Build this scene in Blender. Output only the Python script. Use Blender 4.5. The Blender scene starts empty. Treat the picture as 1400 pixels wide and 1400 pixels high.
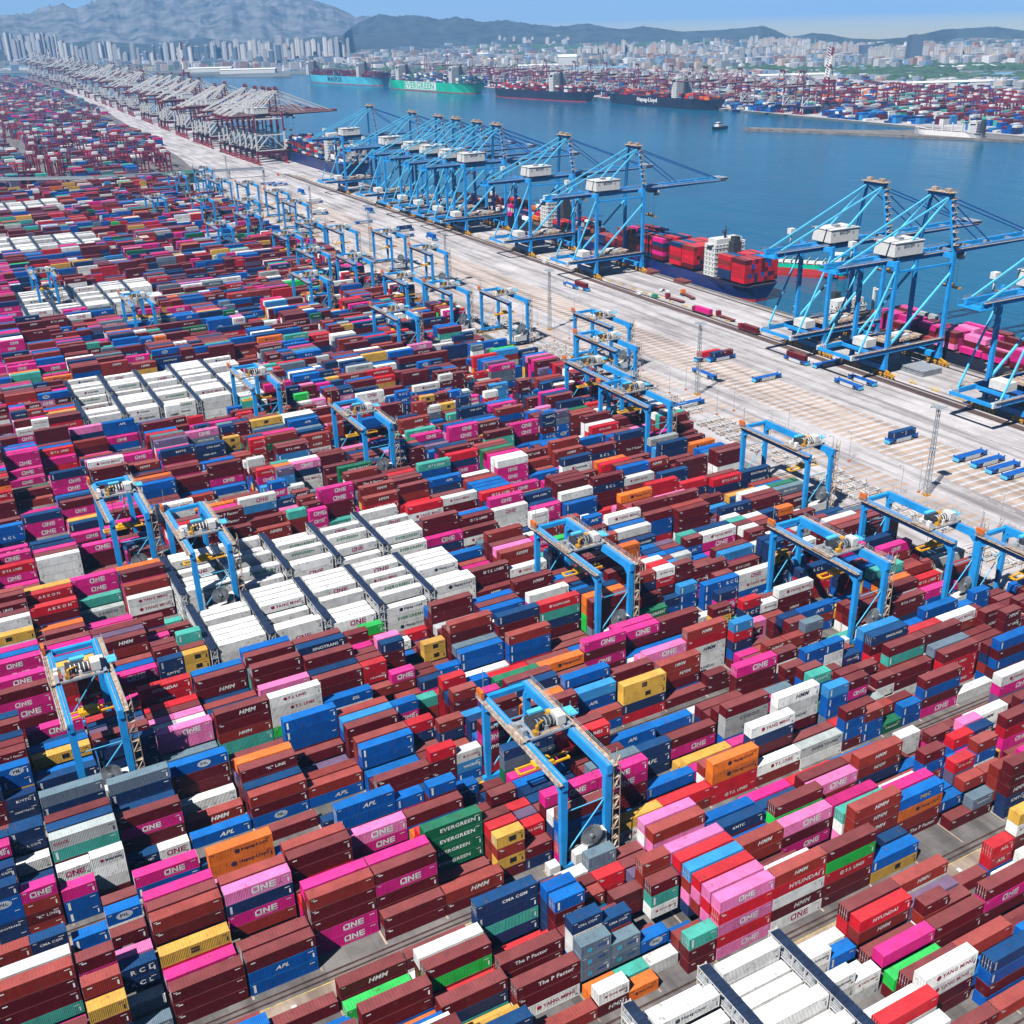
import bpy, math, random
import numpy as np
from mathutils import Matrix, Vector
from math import radians

S = bpy.context.scene
COL = S.collection
rnd = random.Random(7)
nrs = np.random.RandomState(11)

# ------------------------------------------------------------ camera
H = 154.0
FPX, PITCH, ROLL, YAW = 1477.49, radians(24.6733), radians(-1.38969), radians(27.94363)
_f = Vector((math.sin(YAW)*math.cos(PITCH), math.cos(YAW)*math.cos(PITCH), -math.sin(PITCH)))
_r = Vector((math.cos(YAW), -math.sin(YAW), 0.0))
_u = _r.cross(_f)
_r2 = _r*math.cos(ROLL) + _u*math.sin(ROLL)
_u2 = -_r*math.sin(ROLL) + _u*math.cos(ROLL)
cam = bpy.data.cameras.new("camera")
cam.sensor_width = 36.0
cam.lens = FPX/1400.0*36.0
cam.clip_start = 1.0
cam.clip_end = 60000.0
camo = bpy.data.objects.new("camera", cam)
COL.objects.link(camo)
camo.matrix_world = Matrix(((_r2.x, _u2.x, -_f.x, 0), (_r2.y, _u2.y, -_f.y, 0), (_r2.z, _u2.z, -_f.z, H), (0, 0, 0, 1)))
S.camera = camo

def G(x, y, z=0.0):
    """where the sight line through a spot of the photograph meets the level z"""
    d = _f*FPX + _r2*(x-700) - _u2*(y-700)
    t = (z-H)/d.z
    return d.x*t, d.y*t

def P(X, Y, Z=0.0):
    d = Vector((X, Y, Z-H)); q = max(d.dot(_f), 0.01)
    return 700+FPX*d.dot(_r2)/q, 700-FPX*d.dot(_u2)/q

def HT(x, y, X=None, Y=None):
    d = _f*FPX + _r2*(x-700) - _u2*(y-700)
    t = X/d.x if X is not None else Y/d.y
    return H+d.z*t

# ------------------------------------------------------------ light
SUN = Vector((-0.528, -0.265, 0.808)).normalized()
SUN_EL = math.asin(SUN.z); SUN_ROT = math.atan2(SUN.x, SUN.y) % (2*math.pi)
w = bpy.data.worlds.new("World"); S.world = w; w.use_nodes = True
nt = w.node_tree; bg = nt.nodes["Background"]
sky = nt.nodes.new("ShaderNodeTexSky"); sky.sky_type = 'NISHITA'; sky.sun_disc = False
sky.sun_elevation = SUN_EL; sky.sun_rotation = SUN_ROT
sky.altitude = 1200; sky.air_density = 1.0; sky.dust_density = 0.1; sky.ozone_density = 6.0
nt.links.new(sky.outputs[0], bg.inputs[0]); bg.inputs[1].default_value = 0.05
sl = bpy.data.lights.new("sun", 'SUN'); sl.energy = 5.0; sl.angle = radians(0.5); sl.color = (1.0, 0.965, 0.92)
so = bpy.data.objects.new("sun", sl); COL.objects.link(so)
so.rotation_euler = SUN.to_track_quat('Z', 'Y').to_euler()
S.view_settings.view_transform = 'Standard'; S.view_settings.look = 'None'
S.view_settings.exposure = 0.66; S.view_settings.gamma = 1.0
S.cycles.max_bounces = 5; S.cycles.diffuse_bounces = 0; S.cycles.glossy_bounces = 2
S.cycles.volume_bounces = 1; S.cycles.transmission_bounces = 2; S.cycles.transparent_max_bounces = 4
S.cycles.use_denoising = True

# ------------------------------------------------------------ materials
def mat(name, rgb, rough=0.6, metal=0.0, var=0.12, scale=0.5, bump=0.0, spec=None, dirt=None, dscale=None):
    m = bpy.data.materials.new(name); m.use_nodes = True
    t = m.node_tree; b = t.nodes["Principled BSDF"]
    b.inputs["Roughness"].default_value = rough; b.inputs["Metallic"].default_value = metal
    if spec is not None: b.inputs["Specular IOR Level"].default_value = spec
    co = t.nodes.new("ShaderNodeTexCoord")
    n = t.nodes.new("ShaderNodeTexNoise"); n.inputs["Scale"].default_value = scale; n.inputs["Detail"].default_value = 6
    t.links.new(co.outputs["Object"], n.inputs["Vector"])
    r = t.nodes.new("ShaderNodeValToRGB")
    c = list(rgb); d = dirt or [v*(1-2*var) for v in c]; e = [min(1, v*(1+var)) for v in c]
    r.color_ramp.elements[0].position = 0.3; r.color_ramp.elements[0].color = (*d, 1)
    r.color_ramp.elements[1].position = 0.65; r.color_ramp.elements[1].color = (*e, 1)
    t.links.new(n.outputs["Fac"], r.inputs[0]); t.links.new(r.outputs[0], b.inputs["Base Color"])
    if bump:
        bp = t.nodes.new("ShaderNodeBump"); bp.inputs["Distance"].default_value = bump
        n2 = t.nodes.new("ShaderNodeTexNoise"); n2.inputs["Scale"].default_value = scale*8
        t.links.new(co.outputs["Object"], n2.inputs["Vector"])
        t.links.new(n2.outputs["Fac"], bp.inputs["Height"]); t.links.new(bp.outputs[0], b.inputs["Normal"])
    return m

def paint(name, corrugated):
    """painted container steel: the colour is carried by each box, streaks and rust by the paint"""
    m = bpy.data.materials.new(name); m.use_nodes = True
    t = m.node_tree; b = t.nodes["Principled BSDF"]; N = t.nodes.new; L = t.links.new
    b.inputs["Roughness"].default_value = 0.52
    b.inputs["Specular IOR Level"].default_value = 0.22
    at = N("ShaderNodeAttribute"); at.attribute_name = "col"
    co = N("ShaderNodeTexCoord")
    geo = N("ShaderNodeNewGeometry")
    mp = N("ShaderNodeMapping"); mp.inputs["Scale"].default_value = (1.6, 1.6, 0.25)
    L(geo.outputs["Position"], mp.inputs[0])
    n = N("ShaderNodeTexNoise"); n.inputs["Scale"].default_value = 1.0; n.inputs["Detail"].default_value = 5; n.inputs["Roughness"].default_value = 0.65
    L(mp.outputs[0], n.inputs["Vector"])
    r = N("ShaderNodeValToRGB"); r.color_ramp.elements[0].position = 0.25; r.color_ramp.elements[0].color = (0.42, 0.38, 0.35, 1)
    r.color_ramp.elements[1].position = 0.47; r.color_ramp.elements[1].color = (1, 1, 1, 1)
    L(n.outputs["Fac"], r.inputs[0])
    mx = N("ShaderNodeMix"); mx.data_type = 'RGBA'; mx.blend_type = 'MULTIPLY'; mx.inputs[0].default_value = 0.5
    L(at.outputs["Color"], mx.inputs[6]); L(r.outputs[0], mx.inputs[7])
    n3 = N("ShaderNodeTexNoise"); n3.inputs["Scale"].default_value = 0.9; n3.inputs["Detail"].default_value = 8
    L(geo.outputs["Position"], n3.inputs["Vector"])
    r3 = N("ShaderNodeValToRGB"); r3.color_ramp.elements[0].position = 0.6; r3.color_ramp.elements[0].color = (0, 0, 0, 1)
    r3.color_ramp.elements[1].position = 0.74; r3.color_ramp.elements[1].color = (0.55, 0.55, 0.55, 1)
    L(n3.outputs["Fac"], r3.inputs[0])
    m2 = N("ShaderNodeMix"); m2.data_type = 'RGBA'; L(r3.outputs[0], m2.inputs[0])
    L(mx.outputs[2], m2.inputs[6]); m2.inputs[7].default_value = (0.12, 0.06, 0.04, 1)
    # cloudy chalking of the paint in patches a few metres wide, and a tint of its own for every box
    n4 = N("ShaderNodeTexNoise"); n4.inputs["Scale"].default_value = 0.35; n4.inputs["Detail"].default_value = 6; L(geo.outputs["Position"], n4.inputs["Vector"])
    oi = N("ShaderNodeObjectInfo"); ad = N("ShaderNodeMath"); ad.operation = 'MULTIPLY_ADD'; L(n4.outputs["Fac"], ad.inputs[0]); ad.inputs[1].default_value = 0.7
    sc_ = N("ShaderNodeMath"); sc_.operation = 'MULTIPLY_ADD'; L(oi.outputs["Random"], sc_.inputs[0]); sc_.inputs[1].default_value = 0.22; sc_.inputs[2].default_value = 0.55
    L(sc_.outputs[0], ad.inputs[2])
    hv = N("ShaderNodeHueSaturation"); L(ad.outputs[0], hv.inputs["Value"]); L(m2.outputs[2], hv.inputs["Color"])
    L(hv.outputs[0], b.inputs["Base Color"])
    if corrugated:
        wv = N("ShaderNodeTexWave"); wv.bands_direction = 'X'; wv.inputs["Scale"].default_value = 1.1
        L(geo.outputs["Position"], wv.inputs["Vector"])
        bp = N("ShaderNodeBump"); bp.inputs["Distance"].default_value = 0.05; bp.inputs["Strength"].default_value = 0.8
        L(wv.outputs["Fac"], bp.inputs["Height"]); L(bp.outputs[0], b.inputs["Normal"])
    return m

PAINT = paint("container_paint", False)
PAINTC = paint("container_paint_ribbed", True)
M = dict(
    blue=mat("crane_blue_paint", (0.016, 0.30, 0.74), 0.45, 0.0, 0.1, 0.3),
    lblue=mat("crane_stay_paint", (0.10, 0.52, 0.82), 0.45, 0.0, 0.06, 0.3),
    dblue=mat("vehicle_blue_paint", (0.008, 0.10, 0.40), 0.4, 0.0, 0.1, 0.5),
    maroon=mat("crane_maroon_paint", (0.20, 0.006, 0.022), 0.5, 0.0, 0.1, 0.3),
    cwhite=mat("crane_white_paint", (0.76, 0.74, 0.72), 0.5, 0.0, 0.06, 0.4),
    white=mat("white_steel", (0.66, 0.66, 0.65), 0.5, 0.0, 0.06, 0.6),
    grey=mat("galvanised_steel", (0.34, 0.37, 0.40), 0.5, 0.2, 0.12, 0.8),
    dgrey=mat("dark_machinery", (0.035, 0.038, 0.045), 0.6, 0.0, 0.3, 1.2),
    black=mat("rubber_black", (0.012, 0.012, 0.013), 0.8, 0.0, 0.2, 1.0),
    spreader=mat("spreader_yellow", (0.85, 0.42, 0.01), 0.5, 0.0, 0.1, 0.9),
    yellow=mat("bogie_yellow_paint", (0.68, 0.34, 0.02), 0.5, 0.0, 0.2, 0.9, dirt=(0.25, 0.11, 0.02)),
    tan=mat("rusty_walkway", (0.44, 0.35, 0.27), 0.8, 0.0, 0.2, 1.0, dirt=(0.26, 0.16, 0.11)),
    navy=mat("rack_roof_panel", (0.022, 0.036, 0.075), 0.35, 0.1, 0.2, 0.6),
    red=mat("red_paint", (0.5, 0.015, 0.02), 0.5, 0.0, 0.12, 0.5),
    orange=mat("orange_paint", (0.7, 0.16, 0.02), 0.5, 0.0, 0.12, 0.5),
    glass=mat("cab_glass", (0.03, 0.05, 0.06), 0.12, 0.0, 0.1, 0.5),
    wood=mat("hatch_cover_brown", (0.19, 0.05, 0.04), 0.7, 0.0, 0.15, 0.5),
    green=mat("green_paint", (0.02, 0.26, 0.14), 0.5, 0.0, 0.12, 0.5),
    lettering_white=mat("lettering_white", (0.82, 0.82, 0.8), 0.55, 0.0, 0.03, 1.0),
    lettering_dark=mat("lettering_dark", (0.02, 0.03, 0.06), 0.55, 0.0, 0.05, 1.0),
    hull_navy=mat("hull_navy_paint", (0.008, 0.02, 0.13), 0.4, 0.0, 0.2, 0.06),
    hull_black=mat("hull_black_paint", (0.012, 0.014, 0.03), 0.45, 0.0, 0.2, 0.06),
    hull_red=mat("hull_red_paint", (0.45, 0.03, 0.03), 0.5, 0.0, 0.2, 0.06),
    hull_green=mat("hull_green_paint", (0.0, 0.42, 0.26), 0.45, 0.0, 0.1, 0.05),
    hull_sky=mat("hull_pale_blue_paint", (0.06, 0.42, 0.56), 0.45, 0.0, 0.1, 0.05),
    deck=mat("ship_deck", (0.10, 0.06, 0.05), 0.8, 0.0, 0.2, 0.3),
)

# ------------------------------------------------------------ mesh helpers
class MB:
    """collects boxes, bars, tubes and prisms into one mesh"""
    def __init__(s): s.v = []; s.f = []; s.c = []; s.m = []
    def add(s, vs, fs, col=None, mi=0):
        o = len(s.v); s.v.extend(vs); s.f.extend([tuple(i+o for i in q) for q in fs])
        s.c.extend([col or (1, 1, 1)]*len(vs)); s.m.extend([mi]*len(fs))
    def box(s, x0, x1, y0, y1, z0, z1, col=None, mi=0):
        s.add([(x0, y0, z0), (x1, y0, z0), (x1, y1, z0), (x0, y1, z0), (x0, y0, z1), (x1, y0, z1), (x1, y1, z1), (x0, y1, z1)],
              [(0, 3, 2, 1), (4, 5, 6, 7), (0, 1, 5, 4), (1, 2, 6, 5), (2, 3, 7, 6), (3, 0, 4, 7)], col, mi)
    def bar(s, a, b, w, h=None, w2=None, h2=None, col=None, mi=0):
        a = Vector(a); b = Vector(b); h = h or w; w2 = w2 or w; h2 = h2 or h
        d = (b-a).normalized(); up = Vector((0, 0, 1)) if abs(d.z) < 0.95 else Vector((0, 1, 0))
        x = d.cross(up).normalized(); z = x.cross(d).normalized()
        vs = []
        for p, ww, hh in ((a, w, h), (b, w2, h2)):
            for sx, sz in ((-1, -1), (1, -1), (1, 1), (-1, 1)):
                vs.append(tuple(p+x*sx*ww/2+z*sz*hh/2))
        s.add(vs, [(0, 1, 2, 3), (7, 6, 5, 4), (0, 4, 5, 1), (1, 5, 6, 2), (2, 6, 7, 3), (3, 7, 4, 0)], col, mi)
    def tube(s, a, b, r, n=8, r2=None, col=None, mi=0):
        a = Vector(a); b = Vector(b); r2 = r if r2 is None else r2
        d = (b-a).normalized(); up = Vector((0, 0, 1)) if abs(d.z) < 0.95 else Vector((0, 1, 0))
        x = d.cross(up).normalized(); z = x.cross(d).normalized(); vs = []
        for p, rr in ((a, r), (b, r2)):
            for i in range(n):
                t = 2*math.pi*i/n; vs.append(tuple(p+x*rr*math.cos(t)+z*rr*math.sin(t)))
        fs = [(i, (i+1) % n, n+(i+1) % n, n+i) for i in range(n)]+[tuple(range(n-1, -1, -1)), tuple(range(n, 2*n))]
        s.add(vs, fs, col, mi)
    def obj(s, name, m, parent=None, loc=None):
        o = bpy.data.objects.new(name, s.mesh(name, m)); COL.objects.link(o)
        if parent: o.parent = parent
        if loc: o.location = loc
        return o
    def mesh(s, name, m):
        me = bpy.data.meshes.new(name); me.from_pydata(s.v, [], s.f)
        for k in (m if isinstance(m, (list, tuple)) else [m]): me.materials.append(k)
        if any(s.m): me.polygons.foreach_set("material_index", s.m)
        a = me.attributes.new("col", 'FLOAT_COLOR', 'POINT')
        a.data.foreach_set("color", np.hstack([np.array(s.c, dtype=np.float32).reshape(-1, 3), np.ones((len(s.c), 1), np.float32)]).ravel())
        me.update(); return me

def thing(name, label, cat, loc=(0, 0, 0), rz=0.0, group=None):
    o = bpy.data.objects.new(name, None); COL.objects.link(o); o.location = loc; o.rotation_euler = (0, 0, rz)
    o.empty_display_size = 0.1
    return tag(o, label, cat, group)
def tag(o, label, cat, group=None):
    o["label"] = label; o["category"] = cat
    if group: o["group"] = group
    return o
def struct(o): o["kind"] = "structure"; return o
def stuff(o, label, cat): o["kind"] = "stuff"; o["label"] = label; o["category"] = cat; return o
def dup(root, loc, rz=None, label=None, group=None, skip=()):
    r = root.copy(); COL.objects.link(r); r.location = loc
    if rz is not None: r.rotation_euler = (0, 0, rz)
    if label: r["label"] = label
    if group: r["group"] = group
    for ch in list(root.children):
        if ch.name.split('.')[0] in skip: continue
        c = ch.copy(); COL.objects.link(c); c.parent = r
        for g in ch.children:
            d = g.copy(); COL.objects.link(d); d.parent = c
    return r
def poly(name, pts, z, m, base=None):
    mb = MB(); n = len(pts)
    if base is None: mb.add([(x, y, z) for x, y in pts], [tuple(range(n))])
    else:
        mb.add([(x, y, z) for x, y in pts]+[(x, y, base) for x, y in pts], [tuple(range(n))]+[((i+1) % n, i, n+i, n+(i+1) % n) for i in range(n)])
    return mb.obj(name, m)
def pct(X, Y, Z=0):
    x, y = P(X, Y, Z)
    return "%.1f%% across, %.1f%% down the photo" % (x/14, y/14)
ORD = ["nearest", "second", "third", "fourth", "fifth", "sixth", "seventh", "eighth", "ninth", "tenth", "eleventh", "twelfth"]
# ------------------------------------------------------------ water, land, sky air
def water_mat():
    m = bpy.data.materials.new("harbour_water"); m.use_nodes = True
    t = m.node_tree; b = t.nodes["Principled BSDF"]; N = t.nodes.new; L = t.links.new
    b.inputs["Specular IOR Level"].default_value = 0.32; b.inputs["Roughness"].default_value = 0.16; b.inputs["IOR"].default_value = 1.33
    geo = N("ShaderNodeNewGeometry")
    n0 = N("ShaderNodeTexNoise"); n0.inputs["Scale"].default_value = 0.0035; n0.inputs["Detail"].default_value = 4
    L(geo.outputs["Position"], n0.inputs["Vector"])
    r = N("ShaderNodeValToRGB"); r.color_ramp.elements[0].position = 0.3; r.color_ramp.elements[0].color = (0.0015, 0.072, 0.145, 1)
    r.color_ramp.elements[1].position = 0.7; r.color_ramp.elements[1].color = (0.003, 0.10, 0.19, 1)
    L(n0.outputs["Fac"], r.inputs[0]); L(r.outputs[0], b.inputs["Base Color"])
    mp = N("ShaderNodeMapping"); mp.inputs["Rotation"].default_value = (0, 0, 0.5); mp.inputs["Scale"].default_value = (1.0, 0.45, 1)
    L(geo.outputs["Position"], mp.inputs[0])
    n1 = N("ShaderNodeTexNoise"); n1.inputs["Scale"].default_value = 0.12; n1.inputs["Detail"].default_value = 6; n1.inputs["Roughness"].default_value = 0.65
    L(mp.outputs[0], n1.inputs["Vector"])
    n2 = N("ShaderNodeTexNoise"); n2.inputs["Scale"].default_value = 0.02; n2.inputs["Detail"].default_value = 3
    L(mp.outputs[0], n2.inputs["Vector"])
    ad = N("ShaderNodeMath"); ad.operation = 'MULTIPLY_ADD'; L(n2.outputs["Fac"], ad.inputs[0]); ad.inputs[1].default_value = 2.0; L(n1.outputs["Fac"], ad.inputs[2])
    bp = N("ShaderNodeBump"); bp.inputs["Distance"].default_value = 0.9; bp.inputs["Strength"].default_value = 0.75
    L(ad.outputs[0], bp.inputs["Height"]); L(bp.outputs[0], b.inputs["Normal"])
    return m

def concrete(name, a, b_, sc, joint=None, rough=0.85):
    """slab concrete: cloudy stains, tyre-darkened runs along the quay, fine joints"""
    m = bpy.data.materials.new(name); m.use_nodes = True
    t = m.node_tree; b = t.nodes["Principled BSDF"]; N = t.nodes.new; L = t.links.new
    b.inputs["Roughness"].default_value = rough
    geo = N("ShaderNodeNewGeometry")
    n = N("ShaderNodeTexNoise"); n.inputs["Scale"].default_value = sc; n.inputs["Detail"].default_value = 8; n.inputs["Roughness"].default_value = 0.7
    L(geo.outputs["Position"], n.inputs["Vector"])
    r = N("ShaderNodeValToRGB"); r.color_ramp.elements[0].position = 0.32; r.color_ramp.elements[0].color = (*a, 1)
    r.color_ramp.elements[1].position = 0.62; r.color_ramp.elements[1].color = (*b_, 1)
    L(n.outputs["Fac"], r.inputs[0])
    mp = N("ShaderNodeMapping"); mp.inputs["Scale"].default_value = (0.22, 0.012, 1); L(geo.outputs["Position"], mp.inputs[0])
    n2 = N("ShaderNodeTexNoise"); n2.inputs["Scale"].default_value = 1.0; n2.inputs["Detail"].default_value = 5; L(mp.outputs[0], n2.inputs["Vector"])
    r2 = N("ShaderNodeValToRGB"); r2.color_ramp.elements[0].position = 0.35; r2.color_ramp.elements[0].color = (0.45, 0.43, 0.42, 1)
    r2.color_ramp.elements[1].position = 0.55; r2.color_ramp.elements[1].color = (1, 1, 1, 1)
    L(n2.outputs["Fac"], r2.inputs[0])
    mx = N("ShaderNodeMix"); mx.data_type = 'RGBA'; mx.blend_type = 'MULTIPLY'; mx.inputs[0].default_value = 0.85
    L(r.outputs[0], mx.inputs[6]); L(r2.outputs[0], mx.inputs[7]); out = mx.outputs[2]
    if joint:
        br = N("ShaderNodeTexBrick"); br.inputs["Scale"].default_value = 1.0; br.inputs["Brick Width"].default_value = joint
        br.inputs["Row Height"].default_value = joint; br.inputs["Mortar Size"].default_value = 0.05; br.offset = 0
        br.inputs["Color1"].default_value = (1, 1, 1, 1); br.inputs["Color2"].default_value = (0.93, 0.93, 0.93, 1); br.inputs["Mortar"].default_value = (0.6, 0.6, 0.6, 1)
        L(geo.outputs["Position"], br.inputs["Vector"])
        m3 = N("ShaderNodeMix"); m3.data_type = 'RGBA'; m3.blend_type = 'MULTIPLY'; m3.inputs[0].default_value = 0.8
        L(out, m3.inputs[6]); L(br.outputs[0], m3.inputs[7]); out = m3.outputs[2]
    L(out, b.inputs["Base Color"])
    return m

WATER = water_mat()
APRON = concrete("apron_concrete", (0.33, 0.305, 0.305), (0.55, 0.525, 0.53), 0.03, 6.0)
YARD = concrete("yard_paving", (0.09, 0.082, 0.08), (0.20, 0.185, 0.175), 0.09, 5.0)
WALK = concrete("walkway_concrete", (0.25, 0.18, 0.14), (0.42, 0.33, 0.26), 0.12)
STRIPE = concrete("lane_strip_tan", (0.36, 0.26, 0.20), (0.50, 0.39, 0.31), 0.1)
DARK = concrete("rail_bed_dark", (0.06, 0.035, 0.03), (0.14, 0.09, 0.075), 0.5)
WHITEP = mat("road_marking_white", (0.75, 0.73, 0.70), 0.7, 0, 0.15, 0.8)
YELP = mat("road_marking_yellow", (0.66, 0.45, 0.12), 0.7, 0, 0.25, 0.8)
QUAY = concrete("quay_wall_concrete", (0.10, 0.09, 0.085), (0.24, 0.22, 0.20), 0.15)
CITYG = mat("city_ground", (0.12, 0.135, 0.14), 0.9, 0, 0.3, 0.006, dirt=(0.03, 0.05, 0.04))

QX = 414.0
mb = MB(); mb.add([(-6000, -1500, -3), (1500, -1500, -3), (1500, 4750, -3), (-6000, 4750, -3)], [(0, 1, 2, 3)])
struct(mb.obj("water", WATER))
rx = lambda Y: float(np.interp(Y, [1215, 1460, 1747, 1975, 2501, 3300], [414, 414, 421, 431, 449, 478]))          # quay edge of the far end of the near shore
land = [(-2500, -60), (QX, -60), (QX, 1460), (rx(1747), 1747), (rx(1975), 1975), (rx(2501), 2501), (rx(3300), 3300), (540, 3900), (560, 4330), (-2500, 4330)]
struct(poly("ground", land, 0.0, YARD, -6.0))
# silhouettes of the hills as the photograph shows them, and how far each stands
RIGHT = [(440, 70), (490, 30), (520, 19), (545, 22), (570, 20), (600, 27), (625, 22), (660, 30), (690, 27), (720, 32), (760, 36), (800, 32), (850, 40), (880, 36), (930, 43), (980, 41), (1020, 38), (1045, 35), (1062, 42), (1080, 50), (1092, 49), (1110, 45), (1135, 47), (1160, 52), (1200, 54), (1240, 51), (1290, 40), (1330, 38), (1360, 36), (1400, 42), (1450, 38), (1520, 34), (1600, 45)]
def slope_at(x, y):
    d = _f*FPX+_r2*(x-700)-_u2*(y-700); hd = math.hypot(d.x, d.y); return d.x/hd, d.y/hd, d.z/hd
_dx = np.linspace(430, 1620, 120); _dd = []
for x in _dx:
    sl_ = -slope_at(x, np.interp(x, [a for a, _ in RIGHT], [b for _, b in RIGHT]))[2]
    _dd.append(min(6800, (H-26)/sl_ if sl_ > 0 else 6800))
_dd = np.array(_dd); _dd = np.array([_dd[max(0, i-3):i+4].min() for i in range(len(_dd))])
def crest(x): return float(np.interp(x, _dx, _dd))
def far_end(x): return 8200 if x < 430 else crest(x)+150
# the city's land beyond the harbour, one plain out to the hills
far = [G(-350, 101.5), G(0, 100), G(150, 99), G(262, 101.5), G(262, 104.5), G(398, 105.0), G(398, 101), G(423, 101.5)]
far = [(x, y) for x, y in far]+[(1150, 3210), (1262, 2900), (1262, 1330), (1262, 700), (1262, 300), (3600, 300)]+[(slope_at(x, 60)[0]*far_end(x), slope_at(x, 60)[1]*far_end(x)) for x in np.linspace(1600, -360, 60)]
struct(poly("city_ground", far, 0.0, CITYG, -6.0))
pr = [(1066, 1275), (1086, 1285), (1165, 1160), (1262, 1075), (1262, 860), (1235, 905), (1110, 1190)]
struct(poly("pier", pr, 0.004, QUAY, -6.0))
struct(poly("container_yard_ground", [(1262, 300), (1262, 3250), (2100, 3250), (2100, 300)], 0.004, APRON))

# sheets of the near terminal
def rect(name, x0, x1, y0, y1, z, m): return struct(poly(name, [(x0, y0), (x1, y0), (x1, y1), (x0, y1)], z, m))
rect("apron", 254, QX-1.5, -58, 1214, 0.004, APRON)
rect("quay_road", 250, QX-.3, 1216, 1262, 0.004, APRON)
p_ = [(290, 1264), (QX-.3, 1264), (QX-.3, 1460), (rx(1747)-.3, 1747), (rx(1975)-.3, 1975), (rx(2501)-.3, 2501), (rx(3300)-.3, 3300), (rx(3300)-60, 3300), (rx(2501)-66, 2501), (rx(1747)-90, 1747), (310, 1460)]
struct(poly("far_quay_apron", p_, 0.004, APRON))

LANES = range(-3, 38)
LY = lambda n: 106.87+33.42*n
mw = MB(); md = MB(); my = MB(); mt = MB(); mwh = MB()
for n in LANES:
    y = LY(n)
    if y > 1200: break
    mw.add([(-60, y+28.1-.0, .008), (262, y+28.1, .008), (262, y+31.5, .008), (-60, y+31.5, .008)], [(0, 1, 2, 3)])
    for yy in (y+28.0, y+31.55):
        my.add([(-60, yy, .012), (262, yy, .012), (262, yy+.16, .012), (-60, yy+.16, .012)], [(0, 1, 2, 3)])
    for yy in (y+32.35, y+33.45):
        md.add([(-60, yy, .008), (266, yy, .008), (266, yy+.55, .008), (-60, yy+.55, .008)], [(0, 1, 2, 3)])
    # pale bay-end pads and bay numbers on the walkway
    for k in range(-6, 20):
        x = 34.7+12.42*k
        mt.add([(x-.35, y+34.6, .016), (x+.05, y+34.6, .016), (x+.05, y+60.5, .016), (x-.35, y+60.5, .016)], [(0, 1, 2, 3)])
        mwh.add([(x+5, y+29.2, .016), (x+5.9, y+29.2, .016), (x+5.9, y+30.1, .016), (x+5, y+30.1, .016)], [(0, 1, 2, 3)])
struct(mw.obj("walkway_strips", WALK)); struct(md.obj("rail_beds", DARK)); struct(mt.obj("bay_pads", STRIPE))
struct(mwh.obj("bay_markings", WHITEP))
rl = MB()
for n in LANES:
    y = LY(n)
    if y > 1200: break
    for yy in (y+32.6, y+33.72): rl.box(-60, 266, yy-.05, yy+.05, 0.012, 0.16)
rl.box(373.5-.08, 373.5+.08, -58, 1214, 0.006, .15); rl.box(408.5-.08, 408.5+.08, -58, 1214, 0.006, .15)
struct(rl.obj("rails", mat("rail_steel", (0.10, 0.06, 0.05), 0.5, 0.5, 0.2, 1.0)))
# sea-side road: strips where vehicles wait, along the ends of the blocks and in mid apron
ms = MB(); mwp = MB()
y = 20.0
while y < 1180:
    k = (y-106.87) % 33.42
    if k < 26.5 or y > 700:
        ms.add([(263, y, .008), (289, y, .008), (289, y+1.9, .008), (263, y+1.9, .008)], [(0, 1, 2, 3)])
    if (y % 128.8) < 112 or True:
        ms.add([(303, y, .008), (330, y, .008), (330, y+2.3, .008), (303, y+2.3, .008)], [(0, 1, 2, 3)])
        mwp.add([(303, y+3.0, .008), (330, y+3.0, .008), (330, y+3.25, .008), (303, y+3.25, .008)], [(0, 1, 2, 3)])
    y += 4.3
struct(ms.obj("waiting_strips", STRIPE))
for x in (292.5, 300.5, 333, 341, 349, 357, 365):
    yy = 0
    while yy < 1190:
        mwp.add([(x, yy, .008), (x+.22, yy, .008), (x+.22, yy+7, .008), (x, yy+7, .008)], [(0, 1, 2, 3)]); yy += 11
struct(mwp.obj("lane_markings", WHITEP)); 
for yy in range(0, 1200, 12):
    my.add([(379.5, yy, .012), (380.6, yy, .012), (380.6, yy+5, .012), (379.5, yy+5, .012)], [(0, 1, 2, 3)])
struct(my.obj("yellow_lines", YELP))
cc = MB(); cc.add([(366.8, -58, .008), (371.5, -58, .008), (371.5, 1214, .008), (366.8, 1214, .008)], [(0, 1, 2, 3)])
cc.add([(372.6, -58, .008), (374.4, -58, .008), (374.4, 1214, .008), (372.6, 1214, .008)], [(0, 1, 2, 3)])
cc.add([(407.6, -58, .008), (409.4, -58, .008), (409.4, 1214, .008), (407.6, 1214, .008)], [(0, 1, 2, 3)])
struct(cc.obj("cable_trench", DARK))
kb = MB(); kb.box(QX-1.2, QX+.25, -60, 1214, -1.5, .45); kb.box(QX+.25, QX+.3, -60, 1214, -6, -1.5)
struct(kb.obj("quay_kerb", QUAY))
hz_ = MB()
for yy in range(10, 1200, 13):
    for i in range(5): hz_.box(376.3, 377.3, yy+i*.9, yy+i*.9+.45, .004, .5)
struct(hz_.obj("hazard_blocks", YELP))
fd = MB()
for yy in range(0, 1210, 9): fd.box(QX+.3, QX+1.2, yy, yy+1.8, -4, -.2)
struct(fd.obj("quay_fenders", M['black']))

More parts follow.
